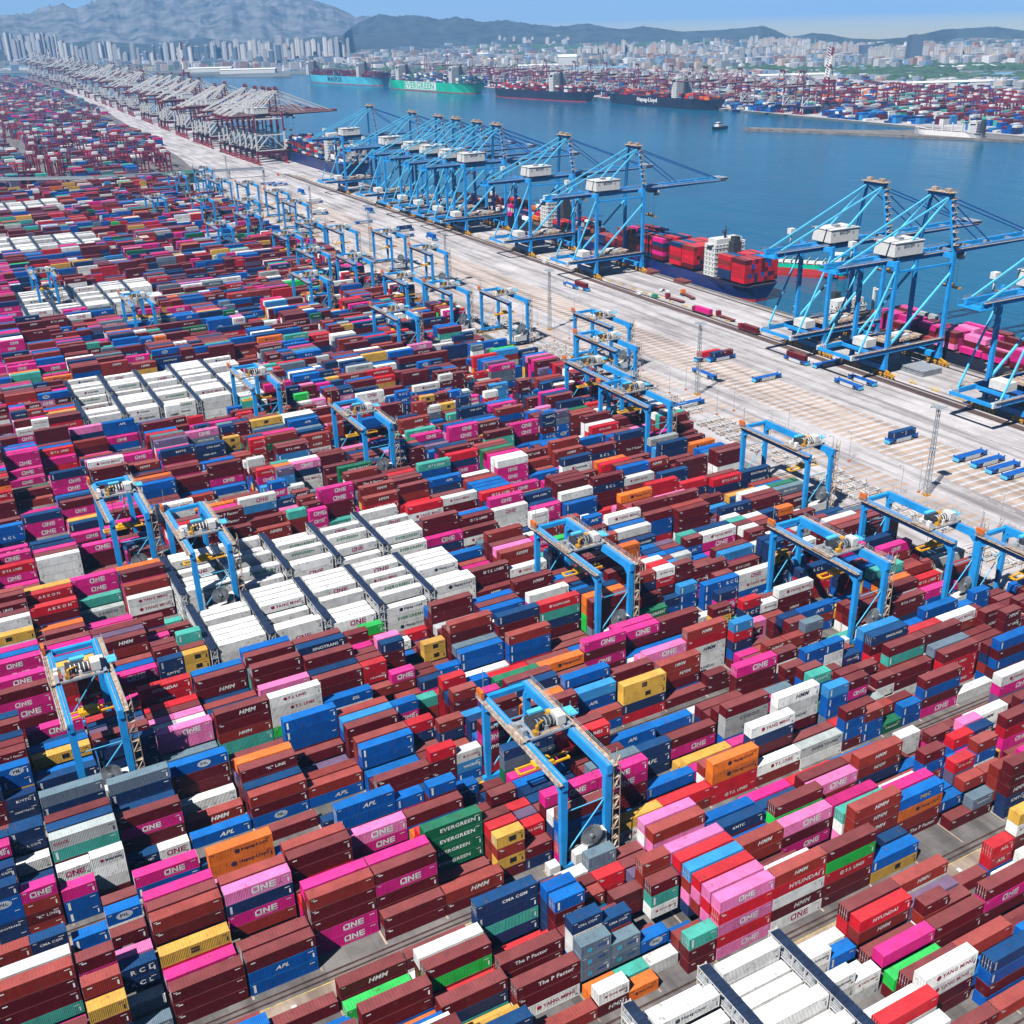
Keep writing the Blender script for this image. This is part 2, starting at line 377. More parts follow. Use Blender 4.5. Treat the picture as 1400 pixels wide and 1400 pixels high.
# ------------------------------------------------------------ hills
ROCK = mat("hill_rock_and_scrub", (0.12, 0.12, 0.125), 0.95, 0, 0.25, 0.011, dirt=(0.012, 0.03, 0.04))
HILLG = mat("hill_woods", (0.03, 0.045, 0.05), 0.95, 0, 0.25, 0.012, dirt=(0.007, 0.017, 0.02))
def vnoise(x, y, seed=0):
    def h(i, j): return (math.sin(i*127.1+j*311.7+seed*74.7)*43758.5453) % 1.0
    i, j = math.floor(x), math.floor(y); fx, fy = x-i, y-j; fx = fx*fx*(3-2*fx); fy = fy*fy*(3-2*fy)
    return (h(i, j)*(1-fx)+h(i+1, j)*fx)*(1-fy)+(h(i, j+1)*(1-fx)+h(i+1, j+1)*fx)*fy
def fbm(x, y, o=5, seed=0):
    s = 0; a = .5; t = 0
    for k in range(o): s += a*(1-abs(2*vnoise(x*2**k, y*2**k, seed+k)-1)); t += a; a *= .52
    return s/t
def hills(name, prof, dist, depth, m, seed, rough, label=None, nx=520, ny=80):
    """a range whose crest follows the heights read from the photograph, with slopes and gullies of its own"""
    xs = [p[0] for p in prof]; vs = []; fs = []
    for i in range(nx+1):
        x = xs[0]+(xs[-1]-xs[0])*i/nx
        y = np.interp(x, xs, [p[1] for p in prof])
        d = _f*FPX+_r2*(x-700)-_u2*(y-700); hd = math.hypot(d.x, d.y); top = max(H+d.z/hd*((dist or 0)+depth*.5), 5)
        ux, uy = d.x/hd, d.y/hd
        if dist is None:
            dc = crest(x); dep = 900.0; d0 = dc-dep*.5; top = max(H+d.z/hd*dc, 12)
        else: d0 = dist; dep = depth
        for j in range(ny+1):
            v = j/ny; rr = d0+dep*v
            prf = (1-abs(2*v-1))**0.85
            n = fbm(x*0.018, v*5+seed, 5, seed)
            hgt = top*prf*(1-rough*(1-prf*.75)+rough*1.25*n*(1-0.75*prf)) if v not in (0, 1) else -2
            if abs(v-.5) < .01: hgt = top*(0.93+.11*fbm(x*.14, 3, 5, seed+9))
            vs.append((ux*rr, uy*rr, hgt))
    for i in range(nx):
        for j in range(ny):
            a = i*(ny+1)+j; fs.append((a, a+ny+1, a+ny+2, a+1))
    mb = MB(); mb.add(vs, fs); o = mb.obj(name, m); struct(o)
    for p in o.data.polygons: p.use_smooth = True
    return o
hills("mountain_range", [(-160, 40), (-90, 28), (-20, 24), (10, 20), (40, 18), (62, 8), (85, 5), (105, 12), (125, 2), (150, -6), (180, -14), (210, -10), (240, -22), (280, -30), (330, -26), (370, -14), (405, -10), (430, 1), (455, 8), (485, 22), (510, 22), (540, 36), (570, 50), (600, 66), (640, 80)], 7000, 2600, ROCK, 3, .85)
hills("far_hills", RIGHT, None, 900, HILLG, 8, .3)
hills("wooded_ridge", [(-160, 60), (0, 57), (60, 62), (120, 56), (200, 60), (280, 52), (350, 60), (430, 50), (500, 46), (540, 42), (575, 48), (610, 60), (680, 66), (740, 62), (800, 66)], 5600, 1500, HILLG, 5, .35, nx=180, ny=20)

# ------------------------------------------------------------ the air
hm = bpy.data.materials.new("harbour_haze"); hm.use_nodes = True
t = hm.node_tree
for n_ in list(t.nodes):
    if n_.type != 'OUTPUT_MATERIAL': t.nodes.remove(n_)
pv = t.nodes.new("ShaderNodeVolumePrincipled"); pv.inputs["Density"].default_value = 6.2e-5
pv.inputs["Color"].default_value = (0.27, 0.58, 1.0, 1); pv.inputs["Anisotropy"].default_value = -0.1
t.links.new(pv.outputs[0], t.nodes["Material Output"].inputs["Volume"])
mb = MB(); mb.box(-12500, 26500, -3500, 26500, -7.5, 1250)
hz_o = mb.obj("haze", hm); stuff(hz_o, "pale blue haze over the harbour, city and hills", "haze")
# ------------------------------------------------------------ containers
TH = 2.72; CW = 2.44; CH = 2.62
COLR = dict(P=(.62, .010, .20), p=(.76, .18, .42), M=(.105, .003, .005), K=(.25, .022, .012), R=(.55, .008, .018), O=(.78, .17, .015),
            B=(.002, .085, .38), N=(.010, .028, .10), W=(.80, .80, .78), G=(.004, .13, .05), g=(.02, .48, .06), Y=(.66, .38, .06),
            T=(.06, .38, .31), S=(.13, .17, .23), C=(.42, .43, .43), X=(.04, .24, .55), V=(.13, .10, .19))
CNAME = dict(P="magenta", p="pale pink", M="maroon", K="rust red", R="bright red", O="orange", B="blue", N="navy", W="white", G="dark green",
             g="bright green", Y="mustard yellow", T="teal", S="slate grey", C="light grey", X="light blue", V="purple grey")
BR = dict(ONE=("ONE", 1.25, 1.1, 0), EVERGREEN=("EVERGREEN", .95, 1.12, 0), HMM=("HMM", 1.0, 1.1, .25), HYUNDAI=("HYUNDAI", .9, 1.2, .15),
          APL=("APL", .95, 1.2, .3), YANGMING=("YANG MING", .85, 1.0, 0), TS=("T.S. LINES", .8, 1.0, 0), CMA=("CMA CGM", .75, 1.1, 0),
          RCL=("R C L", 1.0, 1.15, 0), KLINE=("\"K\" LINE", .8, 1.1, 0), HAPAG=("Hapag-Lloyd", .95, 1.0, 0), MAERSK=("MAERSK", .8, 1.1, 0),
          MSC=("MSC", .75, 1.25, 0), MSCY=("MSC", .8, 1.25, 0), COSCO=("COSCO", .9, 1.3, 0), SINOTRANS=("SINOTRANS", .75, 1.1, 0), KMTC=("KMTC", .75, 1.2, 0),
          FACTOR=("The P Factor", .95, 1.0, 0), ASL=("ASL", .9, 1.2, 0), AKKON=("A K K O N", .9, 1.1, 0), INTERASIA=("Interasia", .9, 1.0, 0),
          PIL=("PIL", .8, 1.3, 0), ESL=("ESL", .85, 1.1, .2), NAMSUNG=("NAMSUNG", .8, 1.1, 0), DONG=("DONG YOUNG", .8, 1.0, 0),
          HEUNGA=("HEUNG-A", .75, 1.0, 0), SINOLINES=("SINOLINES", .75, 1.15, 0), OOCL=("OOCL", .6, 1.1, 0), BLUE=("", 1, 1, 0))
LEFT_AL = ("OOCL",)
_tc = {}
def text_tris(s, sx, shear, bold=0.028):
    k = (s, sx, shear)
    if k in _tc: return _tc[k]
    cu = bpy.data.curves.new("t", 'FONT'); cu.body = s; cu.size = 1.0; cu.align_x = 'CENTER'; cu.align_y = 'CENTER'
    cu.resolution_u = 2; cu.offset = bold; cu.shear = shear; cu.space_character = 1.08
    o = bpy.data.objects.new("t", cu); COL.objects.link(o)
    bpy.context.view_layer.update()
    me = bpy.data.meshes.new_from_object(o.evaluated_get(bpy.context.evaluated_depsgraph_get()))
    vs = [(v.co.x*sx, v.co.y) for v in me.vertices]; fs = [tuple(p.vertices) for p in me.polygons]
    bpy.data.objects.remove(o); bpy.data.curves.remove(cu); bpy.data.meshes.remove(me)
    ys = [v[1] for v in vs]; h = (max(ys)-min(ys)) or 1; cy = (max(ys)+min(ys))/2
    vs = [(a/h, (b-cy)/h) for a, b in vs]      # cap height 1
    _tc[k] = (vs, fs); return _tc[k]
def one_logo():
    """block letters with squared corners"""
    v = []; f = []
    def q(*pts): o = len(v); v.extend(pts); f.append(tuple(range(o, o+len(pts))))
    t = .2
    q((-1.6, -.5), (-.6, -.5), (-.6, -.5+t), (-1.6, -.5+t)); q((-1.35, .5-t), (-.6, .5-t), (-.6, .5), (-1.35, .5))
    q((-1.6, -.3), (-1.38, -.3), (-1.38, .28), (-1.6, .28)); q((-1.6, .28), (-1.38, .28), (-1.3, .32), (-1.35, .5)); q((-.82, -.3), (-.6, -.3), (-.6, .3), (-.82, .3))
    q((-.45, -.5), (-.2, -.5), (-.2, .5), (-.45, .5)); q((.3, -.5), (.55, -.5), (.55, .5), (.3, .5)); q((-.45, .5), (.3, -.5), (.55, -.5), (-.2, .5))
    q((.72, -.5), (.95, -.5), (.95, .5), (.72, .5))
    for a, b in ((-.5, -.3), (-.1, .1), (.3, .5)): q((.95, a), (1.6, a), (1.6, b), (.95, b))
    q((-1.5, -.68), (1.5, -.68), (1.5, -.62), (-1.5, -.62))
    return v, f
ONE = one_logo()
def disc(cx, cy, r, n=14, x=1.0): return [(cx+r*x*math.cos(2*math.pi*i/n), cy+r*math.sin(2*math.pi*i/n)) for i in range(n)], [tuple(range(n))]
WH = (.82, .82, .80); DK = (.015, .02, .05); REDL = (.40, .01, .05)
def lettering(L, col, brand, var=0):
    """lettering of one long side: list of (2-D verts from the lower left corner of the side, faces, colour)"""
    out = []
    cx = L*(.56 if L > 8 else .54); cz = 1.42; tc = WH if col not in "WYCO" else DK
    if L > 8 and brand in ("ESL", "HAPAG"): cx = L*.6
    cx += (0, -.9, .7, .2)[var] if L > 8 else (0, .15, -.2, .1)[var]; vs_ = (1, .88, .95, 1.08)[var]
    mk = lambda v, f, s, x, z, c: out.append(([(x+a*s, z+b*s) for a, b in v], f, c))
    if brand == "ONE":
        mk(*ONE, (1.3 if L > 8 else 1.15)*vs_, cx, cz, WH if col != 'W' else (.42, .01, .12))
    elif brand == "BLUE":
        mk(*disc(0, 0, .5), 1.0, L*.3, 1.2, (.05, .42, .62)); mk([(-1, -.3), (1, -.3), (1, .3), (-1, .3)], [(0, 1, 2, 3)], .8, L*.7, 1.3, (.02, .08, .3))
    elif brand and brand in BR:
        s, h, sx, sh = BR[brand]; h *= vs_
        c = tc
        if col == 'W': c = dict(YANGMING=REDL, EVERGREEN=(.0, .22, .07), TS=REDL, ONE=REDL, OOCL=REDL).get(brand, DK)
        if brand == "MSCY": c = (.75, .55, .05)
        if brand == "OOCL": c = REDL
        v, f = text_tris(s, sx, sh); wd = (max(a for a, _ in v)-min(a for a, _ in v))*h
        hh = h if wd < L*.62 else h*L*.62/wd
        if brand == "OOCL": cx = L*.16
        off = 0
        if brand in ("TS", "INTERASIA", "NAMSUNG", "HAPAG", "YANGMING") and L > 5:
            wd = (max(a for a, _ in v)-min(a for a, _ in v))*hh; off = .7*hh
            if wd+1.8*hh > L*.8: hh *= .8; wd *= .8
            mk(*disc(0, 0, .58, 14), hh, cx+off-wd/2-hh*.95, cz, REDL if col == 'W' and brand in ("TS", "INTERASIA") else c)
            if brand in ("TS",): mk(*disc(0, .03, .26, 10, 1.2), hh, cx+off-wd/2-hh*.95, cz, COLR[col])
        if brand == "PIL":
            d1, d2 = disc(0, 0, .85, 18, 1.7); mk(d1, d2, 1.0, cx, cz, (.5, .55, .62)); c = COLR[col]; hh = .7
        if brand == "MSC":
            mk([(-.75, -.6), (.75, -.6), (.75, .6), (-.75, .6)], [(0, 1, 2, 3)], 1.0, cx, cz, (.03, .025, .02)); c = COLR[col]; hh = .42
        mk(v, f, hh, cx+off, cz, c)
    if brand == "" or brand is None:
        if col in "BXTN": out.append(([(.55, .5), (.95, .5), (.95, 2.2), (.55, 2.2)], [(0, 1, 2, 3)], WH if col != 'N' else (.5, .5, .55)))
        elif col in "MKRV": out.append(([(.7, 1.75), (1.5, 1.75), (1.5, 2.0), (.7, 2.0)], [(0, 1, 2, 3)], WH))
    if L > 5 and var in (1, 3): out.append(([(L-.75, .55), (L-.45, .55), (L-.45, 1.5), (L-.75, 1.5)], [(0, 1, 2, 3)], tc if col not in 'W' else (.35, .35, .4)))
    if L > 5 and var in (0, 2): out.append(([(.35, 2.15), (1.0, 2.15), (1.0, 2.28), (.35, 2.28)], [(0, 1, 2, 3)], tc if col not in 'W' else (.35, .35, .4)))
    if col == 'W' and var != 1: out.append(([(L-.9, .4), (L-.4, .4), (L-.4, .75), (L-.9, .75)], [(0, 1, 2, 3)], (.2, .22, .26)))
    # the number and weight panel at the right-hand end
    if L > 5: out.append(([(L-1.5, 1.95), (L-.55, 1.95), (L-.55, 2.1), (L-1.5, 2.1)], [(0, 1, 2, 3)], tc if col not in 'W' else (.35, .35, .4)))
    return out
for k_, (s_, h_, sx_, sh_) in BR.items():
    if s_: text_tris(s_, sx_, sh_)

PICKS = """-1 17 0 1 4 4 R
-1 17 1 5 2 2 W:YANGMING W
-1 17 1 7 2 2 B
-1 18 0 2 4 4 W:YANGMING W:YANGMING M M
-1 18 0 5 3 4 P
-1 18 0 6 2 4 M
-1 18 0 7 4 4 R:HYUNDAI K:HMM K K
-1 19 0 0 1 4 K
-1 19 0 1 4 4 N B M B
-1 19 0 3 3 4 K
-1 19 0 5 3 4 M M
-1 19 0 6 4 2 M
-1 20 0 5 4 4 M P:ONE M
-1 20 0 8 1 4 M
-1 21 0 8 3 2 R:ASL R:ASL
-1 21 1 8 5 2 Y
0 15 0 8 1 4 M
0 16 0 4 4 4 M M
0 16 0 7 1 4 g
0 17 0 3 3 4 M N
0 17 0 5 4 4 M g
0 17 0 6 4 4 W
0 17 0 8 2 4 M
0 18 0 0 1 4 K
0 18 0 2 3 4 M:FACTOR M W:YANGMING
0 18 0 4 3 4 M:FACTOR M R
0 18 0 7 5 4 N:CMA N
0 18 0 8 1 4 M
0 19 0 2 4 2 S:BLUE S:BLUE S:BLUE
0 19 1 0 1 2 O:HAPAG
0 19 1 1 1 2 T
0 19 1 2 3 2 S:BLUE S:BLUE S:BLUE
0 19 1 3 4 2 N:CMA
0 19 1 6 3 2 K
0 20 0 1 1 2 W:INTERASIA
0 20 0 2 2 2 B:PIL
0 20 0 5 3 2 M M W:YANGMING
0 20 0 7 3 2 R R
0 20 0 8 4 2 S:N S:BLUE S
0 20 1 4 4 2 M T W:YANGMING M
0 21 0 0 5 4 p:ONE R p:ONE R p:ONE
0 21 0 1 5 4 p R p B
0 21 0 2 5 4 R p K
0 21 0 3 5 4 X K p
0 21 0 4 5 4 R
0 21 0 5 5 4 p
0 21 0 7 5 4 K p M
0 21 0 8 5 4 p W p R
0 22 0 0 5 4 K:HMM R:HYUNDAI W M:HMM
0 22 0 1 4 4 W
0 22 0 4 4 4 K:HMM K
0 22 0 6 4 4 N:KMTC
0 22 0 7 4 4 B
0 23 0 0 5 4 M g R:TS M M
0 23 0 4 4 4 p:ONE M P:ONE
0 23 0 5 5 4 M g
0 24 0 0 2 4 B
0 24 0 2 5 4 K:HMM K:HMM K:HMM M
0 24 0 3 4 4 T W p
0 24 0 4 4 4 P:ONE M M P
0 24 0 6 4 4 p:ONE K
0 24 1 1 2 2 N:CMA N
0 25 0 0 0 4
0 25 0 1 0 4
0 25 0 2 4 4 B:MSCY O:HAPAG K
0 25 0 3 4 4 P:ONE B:RCL
0 25 0 6 5 4 K:HMM K:HMM
0 26 0 0 0 4
0 26 0 1 1 2 M
0 26 0 4 5 2 M B
0 26 1 8 3 2 W W
0 27 0 3 5 2 K B
0 27 0 5 4 2 R
0 27 0 7 3 2 M P:ONE
0 27 1 4 2 2 Y
0 28 0 4 5 4 M R:KLINE P:ONE
0 28 0 7 3 4 W:HMM W:HYUNDAI M:HMM
0 29 0 8 5 4 W:YANGMING
1 12 0 3 5 4 K M M
1 12 0 4 5 4 W
1 12 0 5 0 4
1 12 1 8 3 2 N:CMA
1 13 0 0 4 2 Y
1 13 0 1 5 2 K M
1 13 0 3 5 2 M
1 13 0 8 2 2 B
1 13 1 2 1 2 W
1 13 1 3 3 2 N:RCL N:RCL
1 13 1 4 3 2 p
1 13 1 6 3 2 M
1 13 1 7 4 2 B:PIL
1 13 1 8 4 2 M
1 14 0 0 3 4 M M M
1 14 0 2 2 4 P:ONE
1 14 0 3 3 4 Y:MSC
1 14 0 4 5 4 K M P:ONE
1 14 0 5 5 4 M
1 14 0 6 5 4 P
1 15 0 4 5 4 p:ONE N P:ONE
1 15 0 5 5 4 K
1 15 0 6 3 4 p:ONE N P:ONE
1 15 0 8 5 4 O:HAPAG O:HAPAG
1 16 0 0 0 4
1 16 0 1 5 4 K M M P:ONE P:ONE
1 16 0 2 5 4 P
1 16 0 5 5 4 M M
1 16 0 6 5 4 K M
1 17 0 0 2 4 M M
1 17 0 1 5 4 M P:ONE M M
1 17 0 2 5 4 P
1 17 0 6 4 4 p:ONE P:ONE
1 17 0 8 5 4 B:APL B
1 18 0 0 2 4 K:HMM M
1 18 0 1 1 4 K
1 18 0 3 5 4 G:EVERGREEN G:EVERGREEN G:EVERGREEN G:EVERGREEN
1 18 0 4 4 4 R
1 18 0 6 4 4 M
1 18 0 8 4 2 B
1 18 1 7 5 2 B
1 19 0 1 4 2 Y:MSC K Y:MSC M
1 19 0 8 3 2 B:HEUNGA N
1 19 1 1 2 2 M N
1 21 0 0 2 4 Y
1 21 0 2 5 4 P:ONE P:ONE M M
1 21 0 7 5 4 R:TS M
1 22 0 0 2 4 R K
1 22 0 2 2 4 B
1 22 0 5 3 4 N N:APL N
1 22 0 7 3 4 B:APL B
1 23 0 5 3 4 M P:ONE
1 23 0 8 2 4 B
1 24 0 1 5 4 W:YANGMING N M
1 25 0 0 2 4 C:DONG
1 25 0 3 5 4 W:HMM W W:HYUNDAI M
1 25 0 8 5 4 P:ONE M M
1 26 0 0 4 2 M B B M
1 26 0 2 5 2 X B B
1 26 1 0 3 2 K B B
1 26 1 2 5 2 M P:ONE
1 26 1 7 5 2 B B
1 27 0 0 1 2 G:EVERGREEN
1 27 0 7 5 2 B W W
1 27 1 0 2 2 B B
1 27 1 3 3 2 M W
1 28 0 0 4 4 M B M P:ONE
1 28 0 3 3 4 M M W
1 28 0 4 5 4 M T K
1 28 0 6 5 4 N:SINOLINES M R
1 28 0 7 5 4 X B B
1 29 0 0 1 4 W
1 29 0 2 4 4 M R:TS R:TS R:TS
1 29 0 3 4 4 S N
1 29 0 4 5 4 M
1 29 0 6 4 4 R
1 30 0 0 5 4 B M B M N
1 30 0 6 4 4 W:YANGMING K
1 30 0 8 4 4 B N
2 12 1 0 4 2 P:ONE K M:KLINE
2 12 1 4 3 2 W
2 13 0 0 3 2 P B B
2 13 0 2 3 2 W:ONE W
2 13 0 3 5 4 C:OOCL T
2 13 1 1 4 2 W:INTERASIA W:INTERASIA W:INTERASIA M
2 14 0 0 2 4 P:ONE B
2 14 0 4 4 4 M P:ONE M
2 14 1 3 1 2 W:ONE
2 15 0 3 1 4 B:APL
2 15 0 5 1 4 K:HMM
2 15 0 7 1 4 W
2 16 0 1 1 4 M
2 16 0 3 3 4 K M B:PIL
2 17 0 3 2 4 K B:APL
2 17 0 7 2 4 M
2 17 0 8 5 4 B B B
2 18 0 3 4 4 B B
2 18 0 4 4 4 K K
2 18 0 6 4 4 M M M
2 18 0 7 4 4 X B B
2 18 0 8 4 4 K
2 19 0 4 4 2 R N
2 19 0 7 4 2 B P:ONE
2 19 1 0 3 2 W:TS X:MAERSK
2 19 1 3 4 2 K N
2 19 1 8 3 2 T K K
2 20 0 5 5 2 K M
2 20 0 7 5 2 R
2 22 0 0 2 4 K
2 22 0 1 4 4 X B:APL
2 23 0 0 4 4 Y:MSC Y:MSC N R
2 23 0 2 4 4 M M M
2 23 0 6 5 4 P:ONE M P:ONE M
2 24 0 0 1 4 M
2 24 0 1 4 4 K:HMM K:HMM
2 24 0 3 4 4 p:ONE
2 24 0 7 4 4 P:ONE M
2 25 0 0 2 2 M M
2 25 0 3 5 4 K:HMM R W:HMM W W:HYUNDAI
2 25 0 7 4 4 M M
2 26 0 2 5 2 X R N
2 26 0 5 5 2 M:TS
2 26 1 7 5 2 N
2 27 0 5 2 2 p:ONE p:ONE
2 27 0 6 4 2 R N:RCL
2 28 0 3 3 4 B:APL K B
2 28 0 4 0 4
2 28 0 5 0 4
2 29 0 8 4 4 N:RCL R R K
2 30 0 0 3 4 M:TS M
2 31 0 0 3 4 P:ONE
2 31 0 2 3 4 R:TS
3 17 0 0 5 4 W:TS W:TS W:TS
3 17 0 3 4 4 p
3 17 0 5 5 4 M M M
3 17 0 7 5 4 M
3 18 0 0 3 4 B:ESL
3 18 0 2 4 4 M M M
3 18 0 3 4 4 N
3 18 0 4 5 4 M M
3 18 0 6 5 4 N:SINOTRANS N
3 19 0 1 2 2 K K
3 19 1 1 3 2 P:ONE K
3 19 1 3 5 2 N M
3 20 0 6 1 2 B
3 20 1 1 2 2 B
3 20 1 4 3 2 Y:MSC Y:MSC
3 20 1 8 2 2 R
3 21 0 1 3 4 B B
3 21 0 2 3 4 S:SINOTRANS N
3 21 0 3 5 4 K M M
3 21 0 7 5 4 M M
3 22 0 0 4 4 K B B
3 22 0 2 5 4 N M
3 23 0 2 5 4 R:NAMSUNG T N M
3 23 0 4 5 4 W
3 23 0 7 5 4 M:HMM M
3 25 0 0 2 4 G:EVERGREEN N
3 25 1 2 5 2 K N
3 26 0 1 2 2 N B
3 26 1 1 3 2 X B B
3 27 0 0 3 2 B B B
3 28 0 0 3 4 W:ONE W:YANGMING
3 28 0 2 3 4 M:TS
4 18 0 1 4 4 M:TS M
4 18 0 7 3 4 B
4 23 0 3 4 4 M B B R
4 24 0 2 4 4 M M M
4 25 0 0 4 4 N:RCL M M
4 25 0 8 4 4 R N
4 26 0 7 4 4 R:TS N
5 10 0 4 4 4 R:AKKON M
5 10 0 7 4 4 R:AKKON
5 11 0 6 1 4 C:COSCO
5 11 0 7 2 4 T
5 12 0 3 3 4 W:YANGMING W:YANGMING M
5 18 0 0 3 4 P:ONE N
5 18 0 1 5 4 M M
5 18 0 5 5 4 R
5 19 0 0 3 4 M W:YANGMING M
5 19 0 5 5 4 W:YANGMING M
5 20 0 1 4 4 W:ONE W W:ONE
5 21 0 1 3 4 P:ONE P:ONE
5 23 0 1 5 4 M N:RCL M M
5 24 0 1 4 4 W:YANGMING K K
5 26 0 2 4 4 M M M
6 14 0 3 4 4 W W W
6 15 0 6 3 4 P:ONE M M
6 17 0 8 5 4 W:YANGMING W
6 18 0 3 5 4 M:FACTOR M:FACTOR
6 21 0 3 5 4 P:ONE P:ONE M M
6 22 0 0 4 4 K:HMM R:HYUNDAI
6 22 0 1 5 4 K:HMM
6 23 0 1 4 4 M K
6 24 0 4 5 4 T:TS B
6 25 0 5 5 4 R N P:ONE
6 28 0 1 4 4 K:HMM K
6 29 0 0 4 4 M N:RCL P:ONE
6 30 0 6 4 4 R:TS
7 14 0 6 3 4 N P:ONE P:ONE
7 15 0 0 2 4 P:ONE
7 15 0 8 3 4 M P:ONE
7 17 0 6 4 4 B B
7 18 0 6 1 4 K
7 18 0 8 3 4 M M
7 19 0 7 1 4 B
7 21 0 3 4 4 p:ONE N W:YANGMING W
7 28 0 1 4 4 P:ONE P:ONE M
8 14 0 4 1 4 K
8 15 0 4 4 4 N P:ONE P:ONE
8 16 0 0 5 4 M M M
8 17 0 4 3 4 K:HMM
8 17 0 8 3 4 P:ONE
8 18 0 2 5 4 N:KMTC M
8 19 0 4 4 4 N:CMA N:CMA
8 20 0 5 4 2 Y:MSC Y:MSC
8 29 0 5 1 4 W:YANGMING
9 14 0 0 1 4 P:ONE
9 14 0 1 2 4 P:ONE
9 15 0 3 2 4 P R
9 15 0 7 5 4 M M
9 16 0 5 3 4 K M
9 16 0 8 4 4 p N
9 17 0 7 2 4 P:ONE B
9 17 0 8 4 4 B:APL B
9 25 0 1 4 4 W:ONE W:ONE
9 31 0 6 2 4 B B"""
REEF = {-2, -1, 4, 5, 10, 11, 16, 17, 22, 23, 28, 29}
RK = [42.4+15.1*j for j in range(5)]
def bays(n):
    if n in REEF:
        return [RK[0]-1.3-12.2-12.42*k for k in range(12, -1, -1)]+[RK[j]+1.45 for j in range(4)]+[RK[4]+1.5+12.42*k for k in range(12)]
    return [34.7+12.42*k-(0.28*(-k) if k < 0 else 0) for k in range(-16, 18)]
def rowy(n, r): return LY(n)+1.98+r*2.86
def is_rack_bay(n, b): return n in REEF and 13 <= b <= 17
def kimg(X, Y):
    x, y = P(X, Y, 8); return -140 < x < 1540 and y < 1560

cells = {}      # (n,b,r,s) -> dict(L, col list bottom..top, brand list)
picked = {}
for l in PICKS.strip().splitlines():
    q = l.split(); n, b, s_, r, t_ = map(int, q[:5]); L = 12.19 if q[5] == '4' else 6.06
    cs = []
    for c in q[6:]:
        a = c.split(':'); cs.append((a[0] if a[0] in COLR else 'N', a[1] if len(a) > 1 else ""))
    picked[(n, b, r, s_)] = (L, t_, cs)
prow = {}
for (n, b, r, s_), (L, t_, cs) in picked.items(): prow.setdefault((n, b), []).append((r, s_, L, t_, len(cs)))

WTS = [("M", 32), ("K", 10), ("P", 5.5), ("p", 1.5), ("B", 12), ("N", 12), ("W", 12), ("R", 6.5), ("T", 1.6), ("G", .7), ("g", .7), ("Y", 2), ("O", 1.5), ("S", 2), ("C", 1.3), ("X", 1.5), ("V", 1.5)]
WK = [a for a, _ in WTS]; WV = [b for _, b in WTS]
def rcol(n, X):
    c = rnd.choices(WK, WV)[0]
    if X < 45 and n > 3 and rnd.random() < .2: c = 'P'
    if X < 16 and n in (2, 3) and rnd.random() < .45: c = 'N'
    return c
def rbrand(c, L):
    q = rnd.random()
    T = dict(P=[("ONE", .9)], p=[("ONE", .8)], M=[("HMM", .16), ("TS", .06), ("FACTOR", .03), ("KLINE", .03)], K=[("HMM", .4)], B=[("APL", .25), ("RCL", .1), ("PIL", .08), ("ESL", .05)],
             N=[("CMA", .2), ("SINOTRANS", .12), ("KMTC", .12), ("SINOLINES", .05)], W=[("YANGMING", .3), ("ONE", .12), ("TS", .1), ("HMM", .06), ("INTERASIA", .08)], R=[("TS", .3), ("HYUNDAI", .2), ("KLINE", .15)],
             G=[("EVERGREEN", .95)], O=[("HAPAG", .9)], Y=[("MSC", .85)], S=[("SINOTRANS", .25)], T=[("TS", .1)], C=[("OOCL", .3), ("COSCO", .3)], X=[("MAERSK", .15)])
    for b, pr_ in T.get(c, []):
        if q < pr_: return b
        q -= pr_
    return ""
YC = [(1, 84.0, 16.5, 13.8), (3, 5.3, 19, 12.5), (3, 134.8, 16, 15), (5, 46.5, 12, 14), (6, 31, 20, 11), (2, 192, 12, 15.8), (2, 226.5, 10, 16), (1, 236, 20, 15),
      (4, 236.7, 7.5, 15), (6, 220.7, 18, 15), (7, 225.4, 22, 14), (7, 122.7, 17, 14.5), (9, 102.3, 16, 14.5)]   # yard cranes with the place and height of their spreaders
